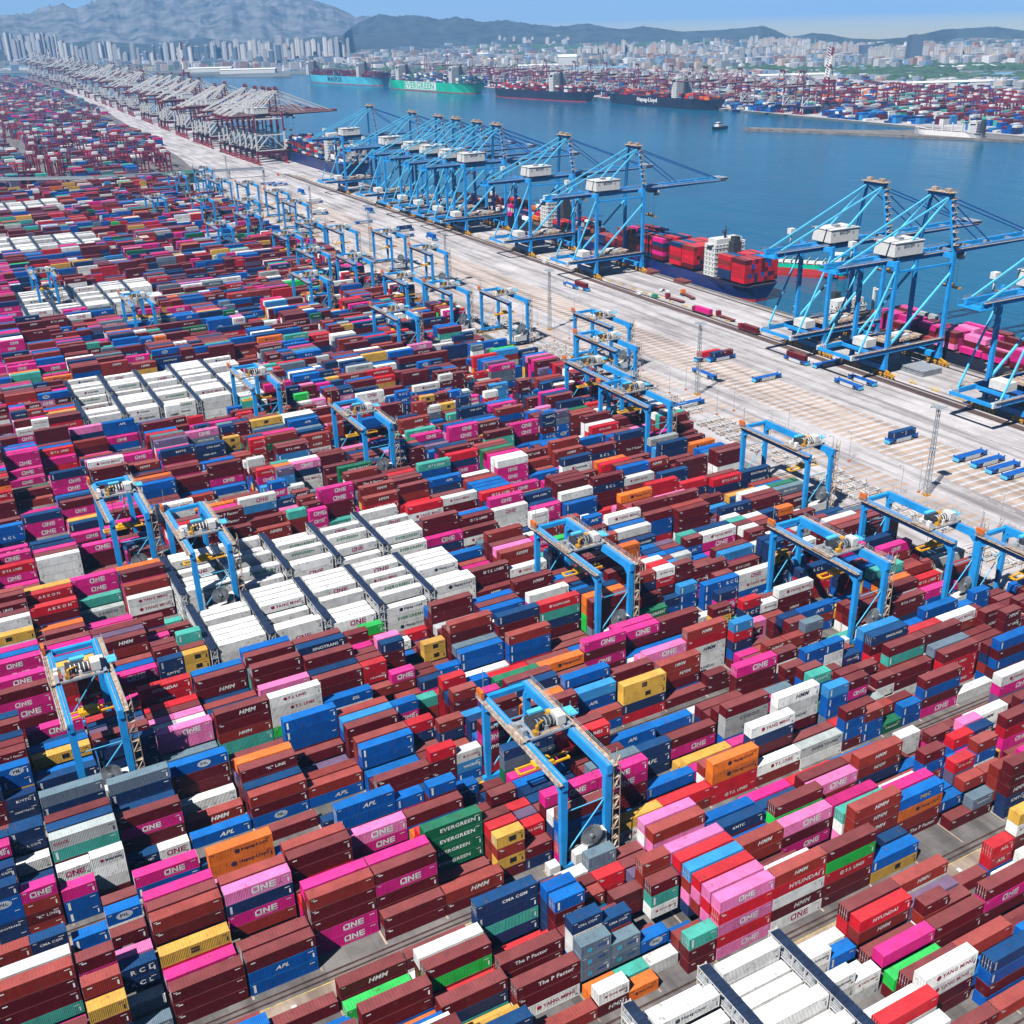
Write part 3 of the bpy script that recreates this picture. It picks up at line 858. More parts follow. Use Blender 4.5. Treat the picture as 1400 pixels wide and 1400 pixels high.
def build_cells():
    for n in range(-2, 37):
        if LY(n) > 1205: break
        bs = bays(n)
        for b, bx in enumerate(bs):
            if bx+12.3 > 252: continue
            if not any(kimg(bx+6, rowy(n, r)) for r in (0, 8)): continue
            pr_ = prow.get((n, b), [])
            reefer = is_rack_bay(n, b)
            twenty = (any(q[2] < 8 for q in pr_) and not any(q[2] > 8 and q[3] for q in pr_)) or (not pr_ and not reefer and (rnd.random() < (.24 if bx > 90 else .12) or (n > 1 and (b+n//3) % 9 == 4 and rnd.random() < .8)))
            base = rnd.choice([2, 3, 3, 4, 4, 4, 5]); last = base; lc = None
            if bx > 235: base = max(1, base-2)
            if LY(n) > 350: base = rnd.choice([2, 3, 4, 5, 5])
            for r in range(9):
                subs = (0, 1) if twenty or any(q[0] == r and q[2] < 8 for q in pr_) else (0,)
                if any(q[0] == r and q[2] > 8 and q[3] for q in pr_): subs = (0,)
                if any(q[0] == r and q[3] == 0 for q in pr_): last = 0; continue
                for s_ in subs:
                    L = 6.06 if len(subs) == 2 else 12.19; X = bx+s_*6.13
                    pk = picked.get((n, b, r, s_))
                    if pk:
                        _, h, cs = pk; tiers = [None]*h
                        if h == 0: continue
                        for i, c in enumerate(cs): tiers[h-1-i] = c
                        for i in range(h-len(cs)-1, -1, -1):
                            c = rcol(n, X); tiers[i] = (c, rbrand(c, L))
                        cells[(n, b, r, s_)] = (X, L, tiers); lc = cs[0][0]; continue
                    if reefer:
                        h = rnd.choice([2, 3, 3, 4, 4, 4]) if n > 0 else rnd.choice([2, 3, 3, 4]);
                    else:
                        h = int(round(np.clip(last*.4+base*.6+rnd.gauss(0, 1.15), 0, 5)))
                    last = h if h else last
                    # nothing the photograph shows may be hidden by an invented stack in front of it
                    cap = 5
                    for (r2, s2, L2, t2, v2) in pr_:
                        if L2 < 8 and len(subs) == 2 and s2 != s_: continue
                        if r2 > r:
                            slope = H/max(60, rowy(n, r2)/math.cos(YAW)*1.0)*.93
                            cap = min(cap, int(((t2-v2)*TH+(r2-r-1)*2.86*slope)/TH+.25))
                    for (dn, db) in ((-1, 0),):
                        for (r2, s2, L2, t2, v2) in prow.get((n+1, b), []) if n not in REEF and n+1 not in REEF else []:
                            slope = H/max(60, rowy(n+1, r2))*.85
                            cap = min(cap, int(((t2-v2)*TH+(33.42+(r2-r-1)*2.86)*slope)/TH+.25))
                    for (cn, cx_, cty, chz) in YC:
                        if cn == n and X+L > cx_-1.5 and X < cx_+11.5 and abs(rowy(n, r)+1.2-LY(n)-.3-cty) < 7: cap = min(cap, int((chz-1.2)/TH)-1)
                    if pr_ and not reefer: h = max(h, min(cap, 2))
                    h = max(0, min(h, cap))
                    if h == 0: continue
                    tiers = []
                    for i in range(h):
                        if reefer: c = 'W'; br_ = rnd.choice(["", "", "", "ONE", "ONE", "YANGMING", "EVERGREEN", "", "HAPAG", "INTERASIA"])
                        else:
                            c = lc if lc and rnd.random() < .38 else rcol(n, X)
                            if reefer is False and c == 'W' and rnd.random() < .3: c = 'M'
                            br_ = rbrand(c, L)
                        lc = c; tiers.append((c, br_))
                    cells[(n, b, r, s_)] = (X, L, tiers)
build_cells()

def top_of(n, b, r, s_):
    for k in ((n, b, r, s_), (n, b, r, 0), (n, b, r, 1)):
        if k in cells: return len(cells[k][2])
    return 0
def parea(pts):
    q = [P(*p_) for p_ in pts]
    q = [(min(max(x, 0), 1400), min(max(y, 0), 1400)) for x, y in q]
    return abs(sum(q[i][0]*q[(i+1) % len(q)][1]-q[(i+1) % len(q)][0]*q[i][1] for i in range(len(q))))/2
ALL = []
for (n, b, r, s_), (X, L, tiers) in cells.items():
    Y = rowy(n, r); h = len(tiers); hf = top_of(n, b, r-1, s_) if r else 0
    near = Y < 430
    for i, (c, br_) in enumerate(tiers):
        z = i*TH; a = 0
        top = i == h-1
        side = i >= hf
        if not top and not side and i < min(top_of(n, b, r+1, s_), top_of(n, b-1, r, s_), top_of(n, b+1, r, s_), hf): continue
        if near:
            if top: a += parea([(X, Y, z+CH), (X+L, Y, z+CH), (X+L, Y+CW, z+CH), (X, Y+CW, z+CH)])
            if side: a += parea([(X, Y, z), (X+L, Y, z), (X+L, Y, z+CH), (X, Y, z+CH)])
            if i >= top_of(n, b-1, r, s_): a += parea([(X, Y, z), (X, Y+CW, z), (X, Y+CW, z+CH), (X, Y, z+CH)])
        ALL.append([a, n, b, r, s_, i, h, X, Y, z, L, c, br_, side, top])
ALL.sort(key=lambda q: -q[0])
NEARC = [q for q in ALL[:300] if q[0] > 0]; REST = ALL[300:]

# --- a container and its parts, built once for each length and colour
_cm = {}
def jitter(c, k): return tuple(max(0.0, min(1.0, v*k)) for v in c)
def fade_and_light(c, a=.12):
    """sun-bleached roof paint, lightened further to stand in for sunlight on the tops"""
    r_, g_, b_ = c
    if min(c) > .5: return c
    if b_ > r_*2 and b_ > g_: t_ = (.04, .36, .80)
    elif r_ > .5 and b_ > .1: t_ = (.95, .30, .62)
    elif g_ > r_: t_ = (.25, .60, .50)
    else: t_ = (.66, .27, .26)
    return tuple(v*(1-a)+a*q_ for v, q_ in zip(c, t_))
def cont_meshes(L, c):
    if (L, c) in _cm: return _cm[(L, c)]
    cc = COLR[c]; rf = fade_and_light(cc, .2 if c in 'MKBX' else .1)  # roofs lighter than the dark sides: bleaching plus sunlight painted into the colour
    b = MB(); t_ = .05
    # ribbed long sides
    nr = int(round((L-.3)/.29)); x0 = .15; dx = (L-.3)/nr
    for yo, sg in ((t_+.01, -1), (CW-t_-.01, 1)):
        prof = []
        for k in range(nr):
            x = x0+k*dx; prof += [(x, 0), (x+dx*.28, 0), (x+dx*.42, 1), (x+dx*.86, 1)]
        prof.append((x0+L-.3, 0))
        vs = []; 
        for x, d in prof: vs += [(x, yo+sg*(-.055*d+.055), .16), (x, yo+sg*(-.055*d+.055), CH-.1)]
        fs = [((2*i, 2*i+2, 2*i+3, 2*i+1) if sg < 0 else (2*i+1, 2*i+3, 2*i+2, 2*i)) for i in range(len(prof)-1)]
        b.add(vs, fs, cc)
    # roof with shallow cross ribs, floor, blind front end
    nr2 = nr//2; dx = (L-.24)/nr2; vs = []
    for k in range(nr2*2+1):
        x = .12+k*dx/2; z = CH-.035+(.03 if k % 2 else 0); vs += [(x, .1, z), (x, CW-.1, z)]
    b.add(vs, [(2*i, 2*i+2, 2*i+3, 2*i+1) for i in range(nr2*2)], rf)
    b.add([(.1, .1, .14), (L-.1, .1, .14), (L-.1, CW-.1, .14), (.1, CW-.1, .14)], [(0, 3, 2, 1)], cc)
    vs = []
    for k in range(15):
        y = .12+(CW-.24)*k/14; x = .06+(.05 if k % 2 else 0); vs += [(x, y, .16), (x, y, CH-.1)]
    b.add(vs, [(2*i+1, 2*i+3, 2*i+2, 2*i) for i in range(14)], cc)
    f_ = MB()
    for x in (0, L-.16):
        for y in (0, CW-.16): f_.box(x, x+.16, y, y+.16, .118, CH-.118, cc)
    for y in (.012, CW-.112):
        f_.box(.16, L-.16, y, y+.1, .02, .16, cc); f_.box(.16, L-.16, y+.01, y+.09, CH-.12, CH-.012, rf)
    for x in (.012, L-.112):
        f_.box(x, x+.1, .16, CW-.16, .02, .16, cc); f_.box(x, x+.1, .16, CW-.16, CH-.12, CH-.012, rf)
    cs_ = MB()
    for x in (-.01, L-.17):
        for y in (-.01, CW-.168):
            for z in (0, CH-.118): cs_.box(x, x+.18, y, y+.178, z, z+.118, fade_and_light(jitter(cc, .8), .25))
    d = MB(); xe = L-.1
    d.box(0, .05, .0, 1.03, 0, CH-.3, cc)
    for y in (.25, .78):
        d.tube((.09, y, .02), (.09, y, CH-.32), .03, 6, None, (.55, .55, .56)); d.box(.06, .13, y-.12, y+.12, .95, 1.02, (.5, .5, .5))
    for z in (.3, 1.1, 1.9): d.box(.05, .06, .02, 1.0, z, z+.08, jitter(cc, .8))
    _cm[(L, c)] = (b.mesh("body", PAINT), f_.mesh("frame", PAINT), cs_.mesh("corner_castings", PAINT), d.mesh("door", PAINT))
    return _cm[(L, c)]
_lm = {}
def lett_mesh(L, c, br_, var=0):
    k = (L, c, br_, var)
    if k not in _lm:
        b = MB()
        for vs, fs, cc in lettering(L, c, br_, var): b.add([(x, 0, z) for x, z in vs], fs, cc)
        _lm[k] = b.mesh("lettering", PAINT)
    return _lm[k]
def add_ob(name, me, parent, loc=(0, 0, 0), rz=0):
    o = bpy.data.objects.new(name, me); COL.objects.link(o); o.parent = parent; o.location = loc
    if rz: o.rotation_euler = (0, 0, rz)
    return o
LET = {"": "no large lettering"}
used_l = {}
for q in NEARC:
    a, n, b, r, s_, i, h, X, Y, z, L, c, br_, side, top = q
    dn_ = h-1-i
    tier = ["topmost", "second from top", "third from top", "fourth from top", "lowest"][min(dn_, 4)]
    if h == 1: tier = "alone"
    size = "long" if L > 8 else "short"
    let = ("plain" if not br_ or not side else "dark-lettered" if c in "WYCO" else "white-lettered")
    px, py = P(X+L/2, Y+CW/2, z+CH)
    lab = "%s %s %s container, %s of stack, %.1f%% across, %.1f%% down" % (let, CNAME[c], size, tier, px/14, py/14)
    if h == 1: lab = "%s %s %s container on ground, %.1f%% across, %.1f%% down" % (let, CNAME[c], size, px/14, py/14)
    t_ = thing("shipping_container", lab, "shipping container", (X, Y, z), 0, "shipping containers stacked in the yard")
    bm_, fm_, cm_, dm_ = cont_meshes(L, c)
    add_ob("body", bm_, t_); add_ob("frame", fm_, t_); add_ob("corner_castings", cm_, t_)
    if rnd.random() < .45: add_ob("door", dm_, t_, (L-.1, .18, .16)); add_ob("door", dm_, t_, (L-.1, CW-.18-1.03, .16))
    else: add_ob("door", dm_, t_, (.1, .18+1.03, .16), math.pi); add_ob("door", dm_, t_, (.1, CW-.18, .16), math.pi)
    if side: add_ob("lettering", lett_mesh(L, c, br_, rnd.randrange(4)), t_, (0, -.008, 0))

# --- all the others: one mass
BV = []; BF = []; BC = []; nb = 0
extra = []      # boxes on ships and in the far yards: (x, y, z, lx, ly, lz, colour, lettering?)
def mass_flush(): pass
LTV = []
def build_mass():
    V = []; F = []; C = []; base = 0
    def box_arr(x, y, z, lx, ly, lz, c, rf):
        nonlocal base
        # roof face has vertices of its own, so its bleached and painted-sunlit tone ends at the edge
        V.append(np.array([(x, y, z), (x+lx, y, z), (x+lx, y+ly, z), (x, y+ly, z), (x, y, z+lz), (x+lx, y, z+lz), (x+lx, y+ly, z+lz), (x, y+ly, z+lz),
                           (x, y, z+lz), (x+lx, y, z+lz), (x+lx, y+ly, z+lz), (x, y+ly, z+lz)]))
        F.extend([(base, base+1, base+5, base+4), (base+1, base+2, base+6, base+5), (base+2, base+3, base+7, base+6), (base+3, base, base+4, base+7), (base+8, base+9, base+10, base+11)])
        C.append(np.array([c]*8+[rf]*4)); base += 12
    for q in REST:
        a, n, b, r, s_, i, h, X, Y, z, L, c, br_, side, top = q
        k = rnd.uniform(.8, 1.2); cc = jitter(COLR[c], k)
        box_arr(X, Y, z+.02, L, CW, CH-.02, cc, fade_and_light(cc, rnd.uniform(.12, .28) if c in 'MKBX' else rnd.uniform(.04, .14)))
        if side and Y < 720 and (br_ or Y < 420):
            for vs, fs, lc in lettering(L, c, br_, rnd.randrange(4)):
                if Y > 420 and len(vs) == 4: continue
                V.append(np.array([(X+u_, Y-.02, z+w_) for u_, w_ in vs])); C.append(np.array([lc]*len(vs)))
                F.extend([tuple(base+j for j in f) for f in fs]); base += len(vs)
    for (x, y, z, lx, ly, lz, c) in extra: 
        k = rnd.uniform(.8, 1.2); cc = jitter(COLR[c] if isinstance(c, str) else c, k); box_arr(x, y, z, lx, ly, lz, cc, fade_and_light(cc, .2))
    me = bpy.data.meshes.new("shipping_containers"); va = np.vstack(V)
    me.from_pydata(va.tolist(), [], F)
    at = me.attributes.new("col", 'FLOAT_COLOR', 'POINT'); ca = np.vstack(C); ca = np.hstack([ca, np.ones((len(ca), 1))]).astype(np.float32)
    at.data.foreach_set("color", ca.ravel()); me.materials.append(PAINTC); me.update()
    o = bpy.data.objects.new("shipping_containers", me); COL.objects.link(o)
    stuff(o, "thousands of stacked shipping containers filling the yards and decks", "shipping containers")
    o["group"] = "shipping containers stacked in the yard"
# ------------------------------------------------------------ reefer racks
def make_rack(n, j):
    t = thing("reefer_rack", "x", "reefer rack", (RK[j], rowy(n, 0)-.6, 0), 0, "steel racks between the refrigerated containers")
    Ln = 27.4; hh = 10.6; f = MB(); w = .78
    for i in range(10):
        y = .3+i*2.98
        for x in (-w, w): f.box(x-.09, x+.09, y-.09, y+.09, 0, hh)
    for k in range(1, 5):
        z = k*2.6
        for x in (-w-.02, w+.02): f.box(x-.07, x+.07, .05, Ln-.05, z-.16, z-.02)
        for i in range(10): f.box(-w+.09, w-.09, .25+i*2.98, .35+i*2.98, z-.15, z-.03)
    for k in range(4):
        for y in (.3, Ln-.3):
            f.bar((-w, y, k*2.6+.1), (w, y, (k+1)*2.6-.2), .07)
    p = MB(); r = MB()
    for k in range(1, 4): p.box(-w+.1, w-.1, .1, Ln-.1, k*2.6-.02, k*2.6+.03)
    for k in range(0, 4):
        for x in (-w+.0, w-.0):
            for dz in (.55, 1.05): r.box(x-.03, x+.03, .1, Ln-.1, k*2.6+dz, k*2.6+dz+.05)
            for i in range(28): r.box(x-.025, x+.025, .2+i*.98, .25+i*.98, k*2.6+.05, k*2.6+1.05)
    f.obj("frame", M['white'], t); p.obj("walkway", M['grey'], t); r.obj("railing", M['white'], t)
    q = MB(); y = .02
    while y < Ln-1: q.box(-w-.18, w+.18, y, y+.92, hh+.01, hh+.09); y += .99
    q.obj("roof_panel", M['navy'], t)
    s = MB()
    for k in range(4):
        for i in range(9): s.box(-.25, .25, 1.5+i*2.98, 2.1+i*2.98, k*2.6+.3, k*2.6+1.3)
    s.obj("socket_cabinets", M['grey'], t)
    return t
_rk = None
for n in sorted(REEF):
    if LY(n) > 1150: continue
    for j in range(5):
        if not any(-60 < P(RK[j], LY(n)+yy, 10)[0] < 1460 and P(RK[j], LY(n)+yy, 10)[1] < 1480 for yy in (3, 28)): continue
        px, py = P(RK[j], LY(n)+15, 10.6)
        lab = "dark-roofed steel rack among white containers, %.1f%% across, %.1f%% down" % (px/14, py/14)
        if _rk is None: _rk = make_rack(n, j); _rk["label"] = lab
        else: dup(_rk, (RK[j], rowy(n, 0)-.6, 0), 0, lab)

# ------------------------------------------------------------ yard cranes
GA = 31.9
def make_yard_crane(loc):
    t = thing("yard_crane", "x", "yard crane", loc, 0, "blue rail-mounted yard cranes")
    W = 10.0; top = 23.2
    for x in (0, W):
        g = MB(); g.box(x-.62, x+.62, -.9, GA+.9, top-2.1, top)
        for y in (0, GA): g.bar((x, y+(.0 if y else 0), top-3.6), (x, y+(-2.2 if y else 2.2), top-1.9), 1.1, .9)
        g.obj("girder", M['blue'], t)
        sgn = -1 if x == 0 else 1
        k = MB(); k.box(x+sgn*.62 if sgn > 0 else x-1.75, x+1.75 if sgn > 0 else x-.62, -1.2, GA+1.2, top-.35, top-.25)
        k.obj("walkway", M['tan'], t)
        k = MB(); xr = x+sgn*1.72
        for z in (.5, 1.0): k.box(xr-.035, xr+.035, -1.2, GA+1.2, top-.3+z, top-.3+z+.07)
        yy = -1.2
        while yy < GA+1.2: k.box(xr-.03, xr+.03, yy, yy+.06, top-.3, top+.75); yy += 1.6
        k.obj("railing", M['grey'], t)
        rl_ = MB(); rl_.box(x-.1, x+.1, -.8, GA+.8, top, top+.16); rl_.obj("trolley_rail", M['grey'], t)
        for y in (0, GA):
            l = MB(); l.bar((x, y, top-2.0), (x+(0.6 if x == 0 else -.6)*0, y, 10), 1.5, 1.15, 1.45, 1.1); l.bar((x, y, 10), (x, y, 1.9), 1.45, 1.1, 1.0, .9)
            l.obj("leg", M['blue'], t)
    for y in (0, GA):
        b = MB(); b.box(-1.2, W+1.2, y-.5, y+.5, 1.3, 2.4); b.obj("sill_beam", M['blue'], t)
        b = MB(); b.bar((.6, y, 15.2), (W-.6, y, 15.2), .16); b.bar((W-.6, y, 15.0), (1.0, y, 5.4 if y == 0 else 4.0), .2); b.obj("brace", M['lblue'], t)
        for x in (0, W):
            b = MB()
            for dx in (-1.9, -.65, .65, 1.9):
                b.tube((x+dx, y-.22, .55), (x+dx, y+.22, .55), .42, 10)
            b.box(x-2.2, x+2.2, y-.3, y+.3, .7, 1.25); b.box(x-1.4, x-.2, y-.42, y+.42, .5, 1.15); b.box(x+.2, x+1.4, y-.42, y+.42, .5, 1.15)
            b.obj("bogie", M['yellow'], t)
    b = MB(); b.box(-.6, W+.6, GA-.1, GA+1.0, top-1.4, top-.3); b.obj("cross_beam", M['blue'], t)
    e = MB(); e.box(2.0, 8.6, -1.5, .9, 2.45, 5.1); e.box(7.2, 9.3, -1.2, .6, 5.15, 8.0); e.obj("electrical_house", M['white'], t)
    e = MB(); e.box(-3.6, -1.3, -1.2, .9, 2.0, 4.0); e.obj("control_cabinet", M['white'], t)
    e = MB(); e.box(-3.9, -1.0, -1.6, 1.2, 1.7, 1.95); e.obj("platform", M['tan'], t)
    # cable reel: rim, hub and spokes
    c = MB(); cx, cz, R_ = 5.4, 9.0, 2.5
    for k in range(48):
        a = 2*math.pi*k/48
        c.bar((cx+.3*math.cos(a), -1.9, cz+.3*math.sin(a)), (cx+R_*math.cos(a), -1.9, cz+R_*math.sin(a)), .055, .12)
    c.tube((cx, -2.15, cz), (cx, -1.6, cz), .42, 14)
    rr = c.obj("cable_reel", M['grey'], t)
    c2 = MB(); c2.tube((cx, -1.78, cz), (cx, -1.6, cz), R_-.25, 36); c2.obj("cable_coil", M['black'], rr)
    # stair tower on the near right leg
    s = MB(); x0 = W+1.0
    for (dx, dy) in ((0, -.7), (1.6, -.7), (0, .7), (1.6, .7)): s.box(x0+dx-.06, x0+dx+.06, dy-.06, dy+.06, 1.5, top+2.2)
    for k in range(9):
        z = 2+k*2.5; s.bar((x0+.1, -.5+(k % 2), z), (x0+1.5, -.5+(k % 2), z+2.4), .5, .08); s.box(x0, x0+1.6, -.7, .7, z-.05, z+.03)
    s.obj("stair_tower", M['tan'], t)
    s = MB(); s.bar((-.2, GA+.4, top), (-.2, GA+.4, top+6.5), .12); s.obj("antenna", M['grey'], t)
    cab = MB(); cab.box(-1.5, -.8, GA-1.2, GA+1.2, top+.1, top+1.9); cab.obj("beacon_platform", M['orange'], t)
    return t
def make_trolley(t, ty, hz, load=None):
    """trolley, hoist and spreader: parts of the crane, at their own place along the girders"""
    W = 10.0; top = 23.36
    b = MB(); b.box(-.6, W+.6, ty-3.4, ty-2.9, top, top+.45); b.box(-.6, W+.6, ty+2.9, ty+3.4, top, top+.45)
    for x in (0, W): b.box(x-.35, x+.35, ty-3.4, ty+3.4, top, top+.6)
    b.box(1.2, 2.0, ty-2.9, ty+2.9, top+.1, top+.45); b.box(W-2, W-1.2, ty-2.9, ty+2.9, top+.1, top+.45)
    tr = b.obj("trolley", M['grey'], t)
    b = MB(); b.tube((3.0, ty-.8, top+1.5), (7.0, ty-.8, top+1.5), 1.0, 14); b.tube((3.0, ty+1.5, top+1.3), (6.2, ty+1.5, top+1.3), .75, 12)
    b.box(2.2, 3.0, ty-1.8, ty+2.4, top+.45, top+1.9); b.obj("hoist_drum", M['dgrey'], tr)
    b = MB(); b.bar((2.4, ty-2.6, top+.6), (2.4, ty-2.6, top+2.6), .5); b.bar((2.4, ty-2.6, top+2.6), (4.4, ty-1.4, top+2.3), .45); b.box(1.6, 2.6, ty-3.0, ty-1.9, top+.5, top+1.4)
    b.box(7.2, 8.4, ty+1.0, ty+2.6, top+.5, top+1.6); b.obj("hoist_motor", M['yellow'], tr)
    b = MB(); b.box(7.3, 9.3, ty-2.3, ty+.6, top+.6, top+2.7); b.obj("machine_cabinet", M['white'], tr)
    b = MB(); b.box(W+.9, W+2.9, ty-1.2, ty+2.0, top+.9, top+1.1)
    for (dx, dy) in ((.95, -1.15), (2.85, -1.15), (.95, 1.95), (2.85, 1.95)): b.box(W+dx-.05, W+dx+.05, ty+dy-.05, ty+dy+.05, top+1.1, top+2.2)
    b.bar((W+.9, ty-1.2, top+2.2), (W+2.9, ty-1.2, top+2.2), .1); b.box(3.4, 6.6, ty+2.4, ty+3.6, top+1.6, top+2.1); b.obj("service_platform", M['lblue'], tr)
    b = MB(); b.box(-1.9, -.4, ty-3.4, ty+3.4, top+.2, top+.3); b.box(2.1, 7.8, ty-3.35, ty-2.3, top+.35, top+.42); b.box(2.1, 7.8, ty+2.5, ty+3.3, top+.35, top+.42)
    for (px_, py_) in ((-1.9, -3.4), (-1.9, 0), (-1.9, 3.3), (2.2, -3.3), (5, -3.3), (7.7, -3.3)): b.box(px_, px_+.08, ty+py_, ty+py_+.08, top+.3, top+1.4)
    b.box(-1.9, -1.84, ty-3.4, ty+3.4, top+1.3, top+1.4); b.box(2.2, 7.8, ty-3.35, ty-3.28, top+1.3, top+1.4); b.obj("catwalk", M['tan'], tr)
    b = MB()
    for (a_, c_, d_, h_) in ((-.5, -2, .9, 1.5), (-.3, .8, .8, 1.1), (4.6, -2.2, .7, 1.0), (6.2, -.4, .6, 1.7), (9.4, 1.0, .9, 1.3), (2.4, 2.4, .6, .9)): b.box(a_, a_+d_, ty+c_, ty+c_+d_*1.3, top+.3, top+.4+h_)
    for k in range(5): b.tube((3.1+k*.9, ty-.9, top+1.5), (3.3+k*.9, ty-.9, top+1.5), 1.12, 12)
    b.obj("gearbox", M['cwhite'] if rnd.random() < .3 else M['grey'], tr)
    b = MB()
    for k in range(10): b.bar((W+1.3, ty+2+k*.0, top-.1), (W+1.3, ty+2, top-.2), .1) if k == 0 else None
    yy = ty+3.6
    while yy < GA-1: b.bar((-1.25, yy, top-.5), (-1.25, yy+.6, top-1.5), .1); b.bar((-1.25, yy+.6, top-1.5), (-1.25, yy+1.2, top-.5), .1); yy += 1.2
    b.obj("festoon_cable", M['black'], t)
    b = MB()
    for x in (3.2, 6.8):
        for y in (ty-.9, ty+.9): b.bar((x, y, top), (x, y, hz+1.4), .07)
    b.obj("hoist_ropes", M['dgrey'], t)
    s = MB(); cx = 5.0
    for y in (ty-.95, ty+.95): s.box(cx-5.9, cx+5.9, y-.16, y+.16, hz, hz+.4)
    for x in (cx-5.9, cx+5.65): s.box(x, x+.3, ty-1.2, ty+1.2, hz-.05, hz+.45)
    s.box(cx-2.2, cx+2.2, ty-1.1, ty+1.1, hz+.42, hz+1.0); s.box(cx-1.2, cx+1.2, ty-.7, ty+.7, hz+1.0, hz+1.6)
    s.obj("spreader", M['spreader'], t)
YC = YC+[(8, 251.0, 16, 12), (9, 270.5, 20, 13), (11, 253.5, 18, 13),
      (11, 192.5, 20, 12), (12, 236.6, 20, 14), (13, 226, 18, 13), (14, 183, 18, 13), (15, 222.3, 18, 13), (15, 271.6, 15, 12), (16, 207.8, 16, 13), (17, 272.6, 16, 12),
      (18, 251.4, 16, 13), (19, 240, 15, 13), (18, 212.7, 15, 13), (17, 52.9, 20, 13), (14, 88, 14, 13), (21, 214.1, 16, 13), (20, 184.1, 18, 13), (22, 262, 16, 12), (23, 233, 14, 13), (24, 205, 14, 13), (24, 268, 15, 12),
      (25, 173.8, 14, 13), (26, 261.5, 16, 13), (27, 246, 16, 13), (28, 242.2, 16, 13), (29, 222.2, 16, 13), (30, 255, 16, 13)]
_yc = None; _trk = {}
for k, (n, x, ty, hz) in enumerate(YC):
    px, py = P(x+5, LY(n)+15, 23)
    lab = "blue yard crane with yellow spreader, %.1f%% across, %.1f%% down" % (px/14, py/14)
    loc = (x, LY(n)+.3, 0)
    if _yc is None:
        _yc = make_yard_crane(loc); o = _yc; base_children = list(_yc.children)
        o["label"] = lab; make_trolley(o, ty, hz)
    else:
        o = _yc.copy(); COL.objects.link(o); o.location = loc; o["label"] = lab
        for ch in base_children:
            c = ch.copy(); COL.objects.link(c); c.parent = o
            for g_ in ch.children:
                d = g_.copy(); COL.objects.link(d); d.parent = c
        if n < 8: make_trolley(o, ty, hz)
        else:
            if 'far' not in _trk:
                before = set(o.children); make_trolley(o, 16, 13); _trk['far'] = [c for c in o.children if c not in before]
            else:
                for ch in _trk['far']:
                    c = ch.copy(); COL.objects.link(c); c.parent = o
                    for g_ in ch.children:
                        d = g_.copy(); COL.objects.link(d); d.parent = c

